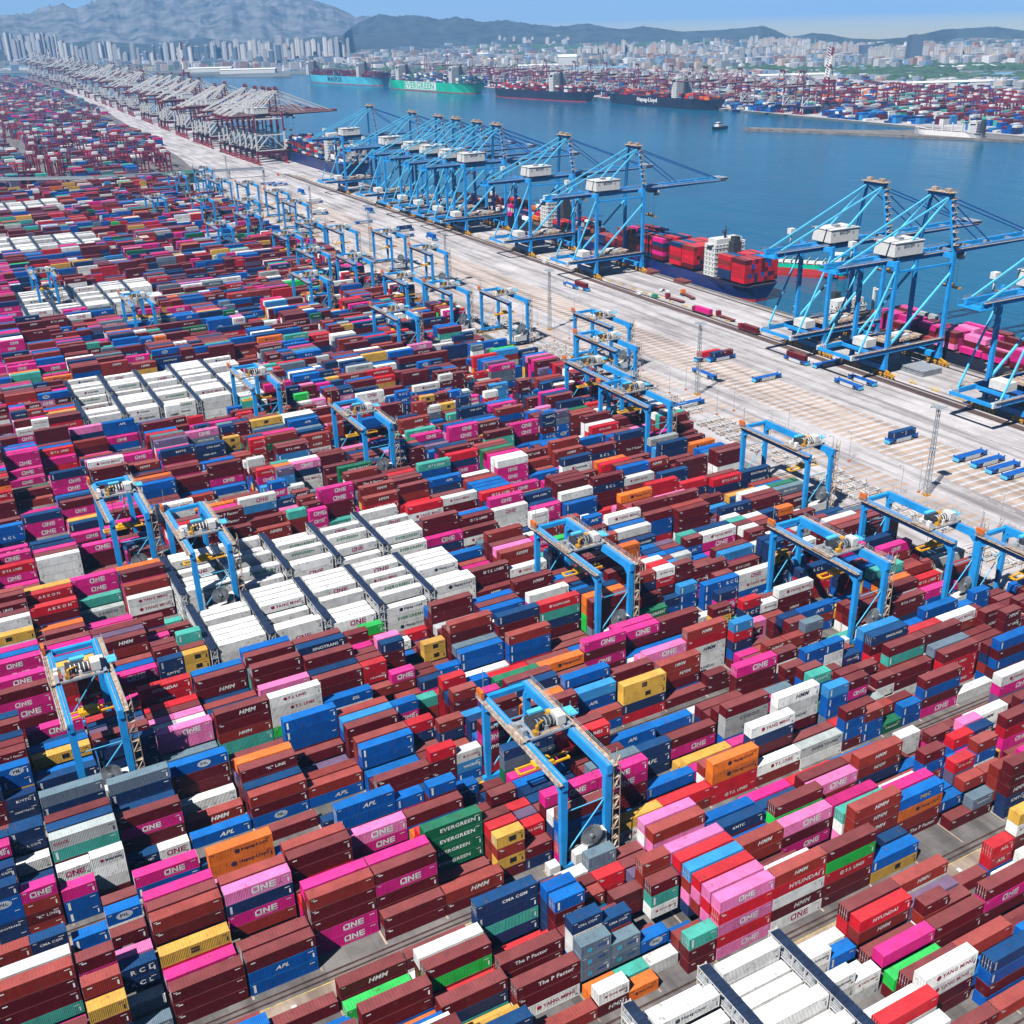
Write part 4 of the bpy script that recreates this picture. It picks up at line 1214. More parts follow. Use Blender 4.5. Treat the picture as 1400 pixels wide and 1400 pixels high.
# ------------------------------------------------------------ ship-to-shore cranes
def make_sts(col2, name="quay_crane", red=False):
    """origin on the land-side rail, crane centre; x towards the water"""
    t = thing(name, "x", "quay crane", (0, 0, 0), 0, "red and white quay cranes" if red else "blue quay cranes")
    G_ = 35.0; hs = 10.2; zt = 51.0; A = M['maroon'] if red else M['blue']; B_ = M['cwhite'] if red else M['lblue']; LG = M['cwhite'] if red else M['blue']
    for x in (0, G_):
        for y in (-hs, hs):
            l = MB(); l.bar((x, y, 3.5), (x, y, 15 if red else 52.5), 1.9, 1.6, 1.7, 1.5); l.obj("leg", A, t)
            if red:
                l = MB(); l.bar((x, y, 15), (x, y, 34), 1.7, 1.5); l.obj("leg", LG, t)
                l = MB(); l.bar((x, y, 34), (x, y, 52.5), 1.7, 1.5); l.obj("leg", A, t)
    for x in (0, G_):
        s = MB(); s.box(x-1.1, x+1.1, -hs-1, hs+1, 3.2, 5.6); s.obj("sill_beam", A, t)
        s = MB(); s.box(x-.9, x+.9, -hs+.8, hs-.8, zt-1.2, zt+.9); s.obj("cross_beam", A, t)
        for y in (-hs, hs):
            b = MB()
            for dx in (-5.4, -3.3, -1.4, 1.4, 3.3, 5.4):
                b.tube((x-.35, y+dx, .9), (x+.35, y+dx, .9), .75, 10)
            for dx in (-3.4, 3.4): b.box(x-.55, x+.55, y+dx-2.9, y+dx+2.9, 1.2, 1.9); b.bar((x, y+dx-2, 1.9), (x, y, 3.3), .8); b.bar((x, y+dx+2, 1.9), (x, y, 3.3), .8)
            b.obj("bogie", M['red'] if red else M['yellow'], t)
    # portal beams joining the two rails, the lower ones running out landwards
    for y in (-hs, hs):
        b = MB(); b.box(-22 if not red else -1, G_, y-.8, y+.8, 11.0, 13.0); b.obj("portal_beam", A, t)
        if not red:
            b = MB()
            for i in range(4): b.box(-22.05+i*1.2-.0, -21.4+i*1.2, y-.83, y+.83, 10.97, 13.03)
            b.obj("warning_stripes", M['white'], t)
        w_ = MB(); ye = y+(-1.3 if y < 0 else 1.3)
        w_.box(-21 if not red else 0, G_, min(y, ye), max(y, ye), 13.05, 13.15)
        for z in (13.7, 14.2): w_.box(-21 if not red else 0, G_, ye-.05, ye+.05, z, z+.08)
        w_.obj("walkway", M['tan'] if not red else M['maroon'], t)
        d = MB()
        if red:
            d.bar((0, y, 15), (G_/2, y, 31), .9); d.bar((G_, y, 15), (G_/2, y, 31), .9); d.bar((0, y, 31), (G_, y, 31), 1.1); d.bar((0, y, 15), (G_, y, 15), 1.0)
        else:
            d.bar((1, y, 14), (G_-.6, y, zt-8), .9); d.bar((-17.5, y, 13), (-.8, y, 48), .7)
        d.obj("diagonal_brace", B_, t)
        d = MB(); d.bar((0, y, zt-3.4), (G_, y, zt-3.4), .9); d.obj("upper_tie", A if not red else B_, t)
    if not red:
        b = MB(); b.box(-22.3, -21.4, -hs, hs, 11.2, 12.6); b.box(-8, -7.2, -hs, hs, 11.2, 12.6); b.obj("platform_cross_beam", A, t)
        b = MB(); b.box(-6, 20, -hs+1.2, hs-1.2, 9.6, 10.0); b.box(5, 14, -6, 6, 5.6, 9.4); b.obj("lower_platform", M['dblue'], t)
        b = MB(); b.box(-7, -1, -4.5, 4.0, 13.1, 16.6); b.box(16, 22, -3, 3.5, 12, 15.2); b.obj("lower_trolley_house", M['white'], t)
        b = MB(); b.box(2, 8, -7, 7, 6, 8.5); b.box(10, 12, -8, 8, 10, 12); b.obj("hoist_machinery", M['dgrey'], t)
        b = MB()
        for i in range(6): b.box(6+i*4, 8.5+i*4, -5, 5, 13.0, 14.2)
        b.obj("transfer_platform", M['tan'], t)
    # twin girders and boom
    for y in (-3.6, 3.6):
        b = MB(); b.box(-29, G_+3, y-.6, y+.6, zt-1.0, zt+1.3); b.obj("girder", A, t)
        b = MB(); b.bar((G_+3, y, zt+.15), (106, y, zt+1.2), 1.2, 2.4); b.obj("boom", A, t)
    b = MB(); b.box(100, 106.3, -5.4, 5.4, zt+2.0, zt+2.4); b.box(104.7, 106.5, -5, 5, zt+.2, zt+2.0)
    for x in (40, 55, 70, 85, 98): b.box(x, x+.8, -3, 3, zt, zt+1.4)
    b.obj("boom_platform", M['maroon'] if red else M['grey'], t)
    w_ = MB()
    for y in (-4.9, 4.9):
        w_.box(-29, 104, y-.5, y+.5, zt+.95, zt+1.05)
        for z in (1.6, 2.1): w_.box(-29, 104, y-.04, y+.04, zt+z, zt+z+.08)
    w_.obj("boom_walkway", M['tan'] if not red else M['cwhite'], t)
    b = MB(); b.box(-31, -25, -5.6, 5.6, zt-1.6, zt-1.2)
    for (x, y) in ((-31, -5.6), (-31, 5.6), (-25, -5.6), (-25, 5.6), (-31, 0)): b.box(x-.1, x+.1, y-.1, y+.1, zt-1.2, zt+1.4)
    b.box(-31, -30.9, -5.6, 5.6, zt+1.1, zt+1.3); b.obj("rear_platform", M['blue'] if not red else M['maroon'], t)
    h = MB(); h.box(2, 19.5, -6.2, 6.2, zt+2.2, zt+8.0); h.box(1.7, 19.8, -6.5, 6.5, zt+8.0, zt+8.35); ho = h.obj("machinery_house", M['white'], t)
    h = MB()
    for i in range(4): h.box(3.5+i*4, 4.6+i*4, -6.24, -6.2, zt+5.4, zt+6.6)
    h.box(9, 12, -1.5, 1.5, zt+8.35, zt+9.3); h.obj("vent", M['grey'], ho)
    if not red:
        h = MB(); v_, f_ = text_tris("QQCTN", 1.0, 0); h.add([(10.5+a*1.5, -6.26, zt+6.4+b_*1.5) for a, b_ in v_], f_); h.obj("lettering", M['lettering_dark'], ho)
        h = MB(); v_, f_ = text_tris("QQCTN", 1.2, 0); h.add([(54+a*1.5, -4.24, zt+.5+b_*1.5) for a, b_ in v_], f_); h.obj("lettering", M['lettering_white'], t)
    # A frame
    ax = G_-1.5
    for y in (-hs, hs):
        b = MB(); b.bar((G_, y, zt+.5), (ax, y*.52, 77), 1.5, 1.3, 1.2, 1.1); b.obj("mast_leg", A, t)
        b = MB(); b.bar((ax, y*.5, 76.5), (4.5, y*.55, zt+1.5), 1.0 if red else .8); b.bar((ax, y*.5, 76.5), (-26, y*.36, zt+1.4), 1.0 if red else .7); b.obj("backstay", B_, t)
        b = MB(); b.bar((ax, y*.45, 76.6), (98, y*.36, zt+2.2), .5); b.bar((ax, y*.45, 75.6), (66, y*.36, zt+2.0), .45); b.obj("forestay", M['dblue'] if not red else M['cwhite'], t)
    b = MB(); b.box(ax-1.2, ax+1.2, -6.6, 6.6, 76.2, 78.0); b.obj("mast_head", A, t)
    b = MB(); b.box(ax-2.4, ax+2.4, -7.2, 7.2, 78.1, 78.3)
    for y in (-7.2, -2.4, 2.4, 7.2):
        for x in (ax-2.4, ax+2.3): b.box(x, x+.1, y-.05, y+.05, 78.3, 79.6)
    b.box(ax-2.4, ax+2.4, -7.25, -7.15, 79.4, 79.6); b.box(ax-1, ax+1, -5, -2.5, 78.3, 79.8); b.box(ax-1, ax+1, 2.5, 5, 78.3, 79.8); b.obj("mast_platform", M['tan'] if not red else M['maroon'], t)
    # zigzag stairs up the near mast leg and the land-side leg
    b = MB()
    for k in range(9):
        z = zt+2+k*2.8; q = (z-zt)/(77-zt); yy = -(hs*(1-q)+hs*.52*q)-1.4; xx = G_+(ax-G_)*q
        b.bar((xx+(-1.2 if k % 2 else 1.2), yy, z), (xx+(1.2 if k % 2 else -1.2), yy, z+2.8), .7, .18); b.box(xx-1.6, xx+1.6, yy-.7, yy+.7, z+2.7, z+2.8); b.box(xx-1.6, xx+1.6, yy-.72, yy-.66, z+3.5, z+3.7)
    for k in range(12):
        z = 14+k*3; b.bar(((-.2 if k % 2 else 2.6), hs+1.6, z), ((2.6 if k % 2 else -.2), hs+1.6, z+3), .7, .18); b.box(-.6, 3.0, hs+1.0, hs+2.3, z+2.9, z+3.0)
    b.obj("stairs", M['tan'] if not red else M['cwhite'], t)
    b = MB(); b.bar((-12, 5.5, zt+1.3), (-12, 5.5, zt+6.5), .5); b.box(-13.4, -10.6, 4.2, 6.8, zt+6.5, zt+9.0); b.obj("signal_cabin", M['white'], t)
    tx = rnd.choice([18, 45]); b = MB(); b.box(G_+10, G_+16, -3, 3, zt-2.6, zt-1.2); b.obj("trolley", M['dgrey'], t)
    b = MB(); b.box(G_+16.2, G_+18.6, -1.4, 1.4, zt-5.2, zt-2.2); b.obj("operator_cab", M['cwhite'], t)
    b = MB()
    for dx in (10.5, 15.5):
        for y in (-1, 1): b.bar((G_+dx, y, zt-2.6), (G_+dx, y, 34), .09)
    b.obj("hoist_ropes", M['dgrey'], t)
    b = MB(); b.box(G_+11.8, G_+14.2, -6.1, 6.1, 33.2, 33.8); b.box(G_+12.3, G_+13.7, -1.8, 1.8, 33.8, 35); b.obj("spreader", M['yellow'], t)
    return t
_sts = make_sts(None); sy = [273, 348.5, 388, 592, 677, 778, 811, 849, 883, 938, 1040]
for i, yc in enumerate(sy):
    px, py = P(408, yc, 78)
    lab = "blue quay crane with white house, mast top %.1f%% across, %.1f%% down" % (px/14, py/14)
    if i == 0: _sts.location = (373.5, yc, 0); _sts["label"] = lab
    else: dup(_sts, (373.5, yc, 0), 0, lab)
_rsts = make_sts(None, "quay_crane", True)
ys_ = [1321+25*i for i in range(7)]+[1545, 1575, 1603, 1634, 1700, 1731, 1760, 1850, 1884, 1915, 2010, 2050, 2084, 2200, 2236, 2330, 2372, 2480, 2560, 2600, 2720, 2840, 2900, 3040, 3180, 3290, 3400, 3540, 3620, 3780, 3900, 4050, 4160]
for i, yc in enumerate(ys_):
    X = rx(yc)-45; px, py = P(X+34, yc, 78)
    lab = "maroon and white near-shore quay crane, mast top %.1f%% across, %.1f%% down" % (px/14, py/14)
    if i == 0: o = _rsts; o.location = (X, yc, 0); o["label"] = lab
    else: o = dup(_rsts, (X, yc, 0), 0, lab)
    o.rotation_euler.z = radians(-2 if yc > 1500 else 0); o.scale = (rnd.choice([.9, .95, .98]), 1, rnd.choice([.9, .98, 1.04]) if i else 1.06)
# cranes of the terminal across the water; rails run along its quay, booms towards us
fy = [(1060, 1125), (1075, 1180), (1262, 1395), (1262, 1440), (1262, 1545), (1262, 1640), (1262, 1680), (1262, 1740), (1262, 1850), (1262, 1960), (1262, 2020), (1262, 2080), (1262, 2200), (1262, 2330), (1262, 2450), (1262, 2560), (1262, 2700), (1262, 2830)]
for i, (X, yc) in enumerate(fy[2:]):
    px, py = P(X+8, yc, 78)
    lab = "maroon and white far-quay crane, mast top %.1f%% across, %.1f%% down" % (px/14, py/14)
    o = dup(_rsts, (X+40, yc, 0), radians(180), lab, "red and white quay cranes across the water")
    o.scale = (.8, .8, .82)
# two cranes with their booms raised high
def boom_tower(x, yb, yt, label):
    X, Y = G(x, yb); top = HT(x, yt, X=X)
    t = thing("raised_boom_crane", label, "crane", (X, Y, 0))
    b = MB()
    for sx in (-5, 5):
        for sy_ in (-9, 9): b.bar((sx*2, sy_, 0), (sx, sy_*.6, 46), 2.2)
    b.box(-11, 11, -10, 10, 14, 16); b.box(-8, 8, -7, 7, 44, 48); b.obj("frame", M['maroon'], t)
    for y in (-4, 4):
        b = MB(); n = 8
        for k in range(n):
            z0 = 46+(top-46)*k/n; z1 = 46+(top-46)*(k+1)/n
            b.bar((-6+k*.5, y, z0), (-5.5+k*.5, y, z1), 2.4, 2.4, mi=(0 if k in (0, 3, 6, 7) else 1))
        b.obj("boom", [M['maroon'], M['cwhite']], t)
    b = MB()
    for k in range(12): z = 48+(top-48)*k/12; b.bar((-6, -4, z), (-6, 4, z+4), .8)
    b.bar((8, 0, 48), (-3, 0, 48+(top-48)*.75), 1.0); b.obj("lattice", M['cwhite'], t)
    b = MB(); b.box(-4, 12, -5, 5, 48.2, 54); b.obj("machinery_house", M['cwhite'], t)
boom_tower(1130, 152, 64, "tall maroon and white crane boom standing above the far container yard")
boom_tower(258, 128, 58, "maroon boom raised above the crowd of red and white cranes at upper left")
boom_tower(73, 101, 68, "thin red boom raised near the far left edge of the harbour")
boom_tower(86, 103, 67, "second thin red boom raised beside its twin at upper left")
# ------------------------------------------------------------ vehicles on the apron
def make_agv():
    t = thing("transport_vehicle", "x", "transport vehicle", (0, 0, 0), 0, "blue and white driverless vehicles on the apron")
    b = MB(); b.box(-7.4, 7.4, -1.45, 1.45, 1.72, 1.98); b.box(-7.4, -5.6, -1.45, 1.45, .8, 1.71); b.box(5.6, 7.4, -1.45, 1.45, .8, 1.71)
    for x in (-7.5, 7.1):
        for y in (-1.45, 1.1): b.box(x, x+.4, y, y+.35, 1.99, 2.5)
    b.box(-1, 1, -1.3, 1.3, 1.985, 2.03); b.obj("chassis", M['dblue'], t)
    b = MB(); b.box(-3.8, 3.8, -1.56, 1.56, .4, 1.78); b.obj("battery_cover", M['white'], t)
    b = MB(); b.box(-7.7, -7.42, -1.4, 1.4, .5, 1.6); b.box(7.42, 7.7, -1.4, 1.4, .5, 1.6); b.obj("bumper", M['lblue'], t)
    for x in (-4.6, 4.6):
        for y in (-1.2, 1.2):
            w_ = MB(); w_.tube((x, y-.28, .68), (x, y+.28, .68), .68, 12); wo = w_.obj("wheel", M['black'], t)
            w_ = MB(); w_.tube((x, y-.3, .68), (x, y+.3, .68), .26, 8); w_.obj("rim", M['grey'], wo)
    return t
AG = [(1048, 517, 0, ''), (1160, 526, 1, ''), (1179, 521, 1, ''), (1232, 600, 0, 'NN'), (1326, 624, 0, ''), (1350, 632, 0, ''), (1371, 640, 0, ''), (1392, 648, 0, ''), (1089, 493, 1, 'M'), (963, 512, 1, ''),
      (968, 490, 0, 'R'), (986, 490, 0, 'NM'), (781, 391, 1, ''), (795, 394, 1, 'M'), (553, 315, 0, 'NN'), (553, 323, 0, ''), (590, 326, 1, 'B'), (437, 292, 0, 'W'), (424, 289, 1, ''), (440, 291, 1, 'W'), (430, 277, 0, 'W'), (497, 304, 0, ''), (505, 289, 1, 'B'), (412, 264, 1, 'B'), (387, 273, 0, ''), (941, 553, 0, ''), (376, 252, 0, ''), (366, 251, 0, ''), (383, 253, 0, ''), (1130, 498, 0, '')]
_ag = make_agv()
loads = []
for i, (x, y, d, ld) in enumerate(AG):
    X, Y = G(x, y, .8)
    lab = "blue driverless vehicle %s, %.1f%% across, %.1f%% down" % ("carrying a container" if ld else "running empty", x/14, y/14)
    loc = (X, Y, .01)
    if i == 0: _ag.location = loc; _ag.rotation_euler.z = d*math.pi/2; _ag["label"] = lab
    else: dup(_ag, loc, d*math.pi/2, lab)
    if ld:
        L = 12.19 if len(ld) == 1 else 6.06
        for k, c in enumerate(ld):
            bm_, fm_, cm_, dm_ = cont_meshes(L, c)
            off = -6.1 if len(ld) == 1 else (-6.2 if k == 0 else .14)
            ca, sa = (1, 0) if d == 0 else (0, 1)
            lx, ly = X+off*ca+1.22*sa, Y+off*sa-1.22*ca
            t_ = thing("shipping_container", "%s container on driverless vehicle, %.1f%% across, %.1f%% down" % (CNAME[c], (x+k*5)/14, y/14), "shipping container", (lx, ly, 2.04), d*math.pi/2, "shipping containers carried on vehicles")
            add_ob("body", bm_, t_); add_ob("frame", fm_, t_); add_ob("corner_castings", cm_, t_); add_ob("lettering", lett_mesh(L, c, ""), t_, (0, -.008, 0))
            add_ob("door", dm_, t_, (L-.1, .18, .16)); add_ob("door", dm_, t_, (L-.1, CW-.18-1.03, .16))

# ------------------------------------------------------------ light masts
def make_mast():
    t = thing("light_mast", "x", "light mast", (0, 0, 0), 0, "tall lattice light masts on the apron")
    b = MB(); hh = 32
    for sx in (-1, 1):
        for sy_ in (-1, 1): b.bar((sx*.75, sy_*.75, .3), (sx*.42, sy_*.42, hh), .16)
    for k in range(16):
        z = .5+k*1.97; w0 = .75-.33*z/hh; w1 = .75-.33*(z+1.97)/hh
        for (a, c) in (((-1, -1), (1, -1)), ((1, -1), (1, 1)), ((1, 1), (-1, 1)), ((-1, 1), (-1, -1))):
            b.bar((a[0]*w0, a[1]*w0, z), (c[0]*w1, c[1]*w1, z+1.97), .1)
    b.obj("lattice", M['grey'], t)
    b = MB(); b.box(-1.1, 1.1, -1.1, 1.1, 0, .5); b.obj("base", M['yellow'], t)
    b = MB(); b.box(-1.9, 1.9, -1.9, 1.9, hh, hh+.15); b.box(-1.3, 1.3, -1.3, 1.3, 17, 17.12)
    for z in (.6, 1.1): 
        for s_ in (-1.9, 1.85): b.box(s_, s_+.06, -1.9, 1.9, hh+z, hh+z+.06); b.box(-1.9, 1.9, s_, s_+.06, hh+z, hh+z+.06)
    b.obj("platform", M['grey'], t)
    b = MB()
    for i in range(4):
        for s_ in (-1, 1): b.box(-1.5+i*.85, -1.0+i*.85, s_*2.1-.15, s_*2.1+.15, hh-.5, hh+.1)
    b.obj("floodlights", M['white'], t)
    return t
_mt = make_mast()
for i, k in enumerate(range(-1, 8)):
    yy = 234+128.8*k; px, py = P(286.4, yy, 30)
    if k == -1: continue
    lab = "grey lattice light mast on the pale apron, %s one counted from the right" % ORD[k]
    if k == 0: _mt.location = (286.4, yy, 0); _mt["label"] = lab
    else: dup(_mt, (286.4, yy, 0), 0, lab)
def make_pole():
    t = thing("lamp_post", "x", "lamp post", (0, 0, 0), 0, "thin lamp posts beside the block ends")
    b = MB(); b.tube((0, 0, .3), (0, 0, 12), .11, 6, .06); b.obj("pole", M['grey'], t)
    b = MB(); b.bar((0, 0, 11.9), (-1.6, 0, 12.3), .08); b.box(-2.2, -1.5, -.15, .15, 12.2, 12.4); b.obj("lamp_head", M['grey'], t)
    b = MB(); b.box(-.4, .4, -.4, .4, 0, .6); b.obj("base", M['orange'], t)
    return t
_pl = make_pole(); q = 0
for n in range(1, 24):
    for dx in (0, 9):
        X, Y = 277+dx, LY(n)+29.8
        px, py = P(X, Y, 6)
        if not (0 < px < 1400 and py < 1400): continue
        lab = "thin grey lamp post, %.1f%% across, %.1f%% down" % (px/14, py/14)
        if q == 0: _pl.location = (X, Y, 0); _pl["label"] = lab
        else: dup(_pl, (X, Y, 0), 0, lab)
        q += 1
# white container rests where the vehicles hand over, at the seaward end of each block
def make_rest():
    t = thing("container_rest", "x", "container rest", (0, 0, 0), 0, "white steel container rests at the block ends")
    b = MB()
    for x in (0, 5.2, 6.8, 12):
        for y in (-1.3, 1.3): b.box(x-.15, x+.15, y-.15, y+.15, 0, 1.5)
        b.box(x-.2, x+.2, -1.5, 1.5, 1.5, 1.75)
    b.obj("legs", M['white'], t)
    b = MB()
    for y in (-1.4, 1.4): b.box(0, 5.2, y-.15, y+.15, 1.75, 2.0); b.box(6.8, 12, y-.15, y+.15, 1.75, 2.0)
    b.obj("top_rail", M['white'], t)
    return t
_rs = make_rest(); q = 0
for n in range(1, 13):
    for r in range(4):
        X, Y = 262+rnd.choice([0, 0, 1]), LY(n)+4+r*6.2
        px, py = P(X+6, Y, 2)
        if not (0 < px < 1400 and py < 1400): continue
        lab = "white container rest at block end, %.1f%% across, %.1f%% down" % (px/14, py/14)
        if q == 0: _rs.location = (X, Y, 0.01); _rs["label"] = lab
        else: dup(_rs, (X, Y, 0.01), 0, lab)
        q += 1

# ------------------------------------------------------------ things on the quay
def flat(name, label, cat, x, y, lx, ly, lz, m, layers=1, z=0.01, group=None, grid=True):
    X, Y = G(x, y)
    t = thing(name, label, cat, (X, Y, z), 0, group)
    for k in range(layers):
        b = MB(); b.box(-lx/2+.3*(k % 2), lx/2+.3*(k % 2), -ly/2, ly/2, k*lz*1.2+.15, k*lz*1.2+lz)
        if grid:
            for i in range(4): b.box(-lx/2+.4+i*(lx-1)/3.3, -lx/2+.6+i*(lx-1)/3.3, -ly/2+.1, ly/2-.1, k*lz*1.2+lz, k*lz*1.2+lz+.08)
        b.obj("panel" if layers > 1 else "plate", m, t)
    return t
flat("hatch_cover", "brown steel hatch covers stacked under the crane beside the navy ship", "hatch cover", 893, 372, 13, 12, .8, M['wood'], 2)
flat("hatch_cover", "brown hatch cover lying on the quay nearer than the stacked pair", "hatch cover", 940, 385, 14, 11, .8, M['wood'], 2)
flat("hatch_cover", "grey hatch covers stacked behind the right pair of blue cranes", "hatch cover", 1258, 508, 12, 14, .8, M['grey'], 3)
def truck(x, y, rz, load, cabm, label):
    X, Y = G(x, y)
    t = thing("flatbed_truck", label, "truck", (X, Y, 0), rz)
    b = MB(); b.box(-6.3, 6.2, -1.2, 1.2, 1.0, 1.3); b.obj("trailer", M['wood'], t)
    b = MB(); b.box(6.9, 9.0, -1.2, 1.2, .8, 3.3); b.box(6.5, 6.9, -1, 1, .8, 2.4); c_ = b.obj("cab", cabm, t)
    b = MB(); b.box(8.95, 9.04, -1.05, 1.05, 2.0, 3.0); b.obj("windscreen", M['glass'], c_)
    for xx in (-5, -3.8, 4.4, 7.8):
        for yy in (-1.05, 1.05):
            w_ = MB(); w_.tube((xx, yy-.2, .5), (xx, yy+.2, .5), .5, 10); w_.obj("wheel", M['black'], t)
    if load:
        bm_, fm_, cm_, dm_ = cont_meshes(12.19, load)
        t2 = thing("shipping_container", "%s container on a truck on the quay, %.1f%% across, %.1f%% down" % (CNAME[load], x/14, y/14), "shipping container",
                   (X-6.1*math.cos(rz)+1.22*math.sin(rz), Y-6.1*math.sin(rz)-1.22*math.cos(rz), 1.31), rz, "shipping containers carried on vehicles")
        add_ob("body", bm_, t2); add_ob("frame", fm_, t2); add_ob("corner_castings", cm_, t2); add_ob("lettering", lett_mesh(12.19, load, "ONE" if load == 'P' else ""), t2, (0, -.008, 0))
truck(962, 430, radians(92), 'P', M['maroon'], "truck with a magenta container on the quay between the cranes")
truck(1026, 455, radians(90), 'M', M['maroon'], "truck with a maroon container near the tips of the blue crane beams")
truck(925, 412, radians(95), None, M['maroon'], "empty flatbed truck with maroon cab left of the magenta container")
truck(994, 437, radians(88), None, M['maroon'], "empty flatbed truck right of the magenta container")
truck(942, 407, radians(80), None, M['orange'], "empty flatbed truck with orange cab near the ship's stern")
def car(x, y, rz, m, label, van=False):
    X, Y = G(x, y); t = thing("parked_van" if van else "parked_car", label, "van" if van else "car", (X, Y, 0), rz)
    b = MB()
    if van: b.add([(-2.5, -.95, .35), (2.5, -.95, .35), (2.5, .95, .35), (-2.5, .95, .35), (-2.5, -.95, 2.2), (1.5, -.9, 2.2), (1.5, .9, 2.2), (-2.5, .95, 2.2), (2.5, -.95, 1.1), (2.5, .95, 1.1)],
        [(0, 3, 2, 1), (4, 5, 6, 7), (0, 1, 8, 5, 4), (3, 7, 6, 9, 2), (1, 2, 9, 8), (8, 9, 6, 5), (0, 4, 7, 3)])
    else:
        pr2 = [(-2.2, .35), (2.2, .35), (2.2, .8), (1.2, .95), (.6, 1.45), (-1.1, 1.45), (-1.9, .95), (-2.2, .9)]
        n = len(pr2); b.add([(a, -.88, c) for a, c in pr2]+[(a, .88, c) for a, c in pr2], [tuple(range(n)), tuple(range(2*n-1, n-1, -1))]+[(i, n+i, n+(i+1) % n, (i+1) % n) for i in range(n)])
    b.obj("body", m, t)
    g_ = MB()
    if van: g_.box(1.2, 1.9, -.93, .93, 1.3, 1.95)
    else: g_.box(-.9, .5, -.89, .89, 1.0, 1.35)
    g_.obj("windows", M['glass'], t)
    for xx in (-1.4, 1.4):
        for yy in (-.8, .8):
            w_ = MB(); w_.tube((xx, yy-.12, .33), (xx, yy+.12, .33), .33, 10); w_.obj("wheel", M['black'], t)
car(872, 403, 1.6, M['white'], "white car left of the green van on the quay")
car(895, 407, 1.4, M['green'], "small green van on the quay by the ship", True)
car(912, 402, 1.2, M['white'], "white van behind the green van on the quay", True)
car(905, 398, .4, M['white'], "white car close to the ship's side")
car(933, 404, 1.3, M['dgrey'], "dark car close to the quay edge by the ship")
car(745, 360, 1.5, M['white'], "white van at the foot of the sixth blue crane", True)
car(380, 240, 1.5, M['orange'], "orange van on the far apron by the red cranes", True)

# pipe gallery, its trestles, and the dark green shed beside the red yard
ga = [G(-40, 246, 9), G(130, 243, 9), G(360, 230, 9)]
t = thing("pipe_gallery", "long grey overhead gallery crossing the yard in front of the red cranes", "overhead gallery", (0, 0, 0))
for a, b_ in zip(ga[:-1], ga[1:]):
    m_ = MB(); m_.bar((a[0], a[1], 9), (b_[0], b_[1], 9), 3.0, 2.2); m_.bar((a[0], a[1], 10.6), (b_[0], b_[1], 10.6), 2.4, .3); m_.obj("deck", M['grey'], t)
for k in range(9):
    u_ = k/8; x_, y_ = (ga[0][0]+(ga[2][0]-ga[0][0])*u_, np.interp(ga[0][0]+(ga[2][0]-ga[0][0])*u_, [g_[0] for g_ in ga], [g_[1] for g_ in ga]))
    m_ = MB(); m_.box(x_-.5, x_+.5, y_-1.2, y_-.4, 0, 8); m_.box(x_-.5, x_+.5, y_+.4, y_+1.2, 0, 8); m_.box(x_-.6, x_+.6, y_-1.6, y_+1.6, 7.3, 7.9); m_.obj("trestle", M['grey'], t)
X, Y = G(247, 250); 
t = thing("storage_shed", "long dark green shed at the edge of the blue crane yard", "shed", (X-12, Y-2, 0))
m_ = MB(); m_.box(-26, 30, -9, 9, 0, 10); m_.obj("wall", mat("dark_green_cladding", (.02, .07, .06), .6), t)
m_ = MB(); m_.add([(-27, -10, 10), (31, -10, 10), (31, 0, 12.5), (-27, 0, 12.5), (31, 10, 10), (-27, 10, 10)], [(0, 1, 2, 3), (3, 2, 4, 5), (1, 4, 2), (0, 3, 5)]); m_.obj("roof", mat("green_roof_sheet", (.04, .13, .10), .5), t)

# ------------------------------------------------------------ ships
def hull(t, L, B_, zt, m, boot, z0=-3.6, sh=2.0, bulb=False):
    """origin at the stern on the centre line, bow towards +x"""
    st = [(0, .72, zt, .30), (.02, .9, zt, .55), (.08, 1, zt, .8), (.2, 1, zt, 1), (.78, 1, zt, 1), (.86, .93, zt, .86), (.92, .74, zt+sh*.6, .58), (.96, .48, zt+sh, .28), (1.0, .06, zt+sh*1.15, .02)]
    for nm, za, zb, fa, fb, mm in (("bottom_band", z0, -1.4, 1.0, .92, boot), ("hull", -1.4, None, .92, 0, m)):
        v = []; f = []
        for s, wt, z_, wl in st:
            x = s*L
            for sg in (-1, 1):
                if zb is not None: v += [(x*.985+.01*L, sg*wl*B_/2*.98, za), (x*.988+.008*L, sg*wl*B_/2, zb)]
                else: v += [(x*.988+.008*L, sg*wl*B_/2, za), (x, sg*wt*B_/2, z_)]
        n = len(st)
        for i in range(n-1):
            a = i*4; f += [(a, a+4, a+5, a+1), (a+2, a+3, a+7, a+6)]
        f += [(0, 1, 3, 2), (4*n-4, 4*n-2, 4*n-1, 4*n-3)]
        b = MB(); b.add(v, f); b.obj(nm, mm, t)
    v = [(s*L, sg*wt*B_/2, z_-.9) for s, wt, z_, wl in st for sg in (-1, 1)]
    b = MB(); b.add(v, [(2*i, 2*i+2, 2*i+3, 2*i+1) for i in range(len(st)-1)]); b.obj("deck", M['deck'], t)
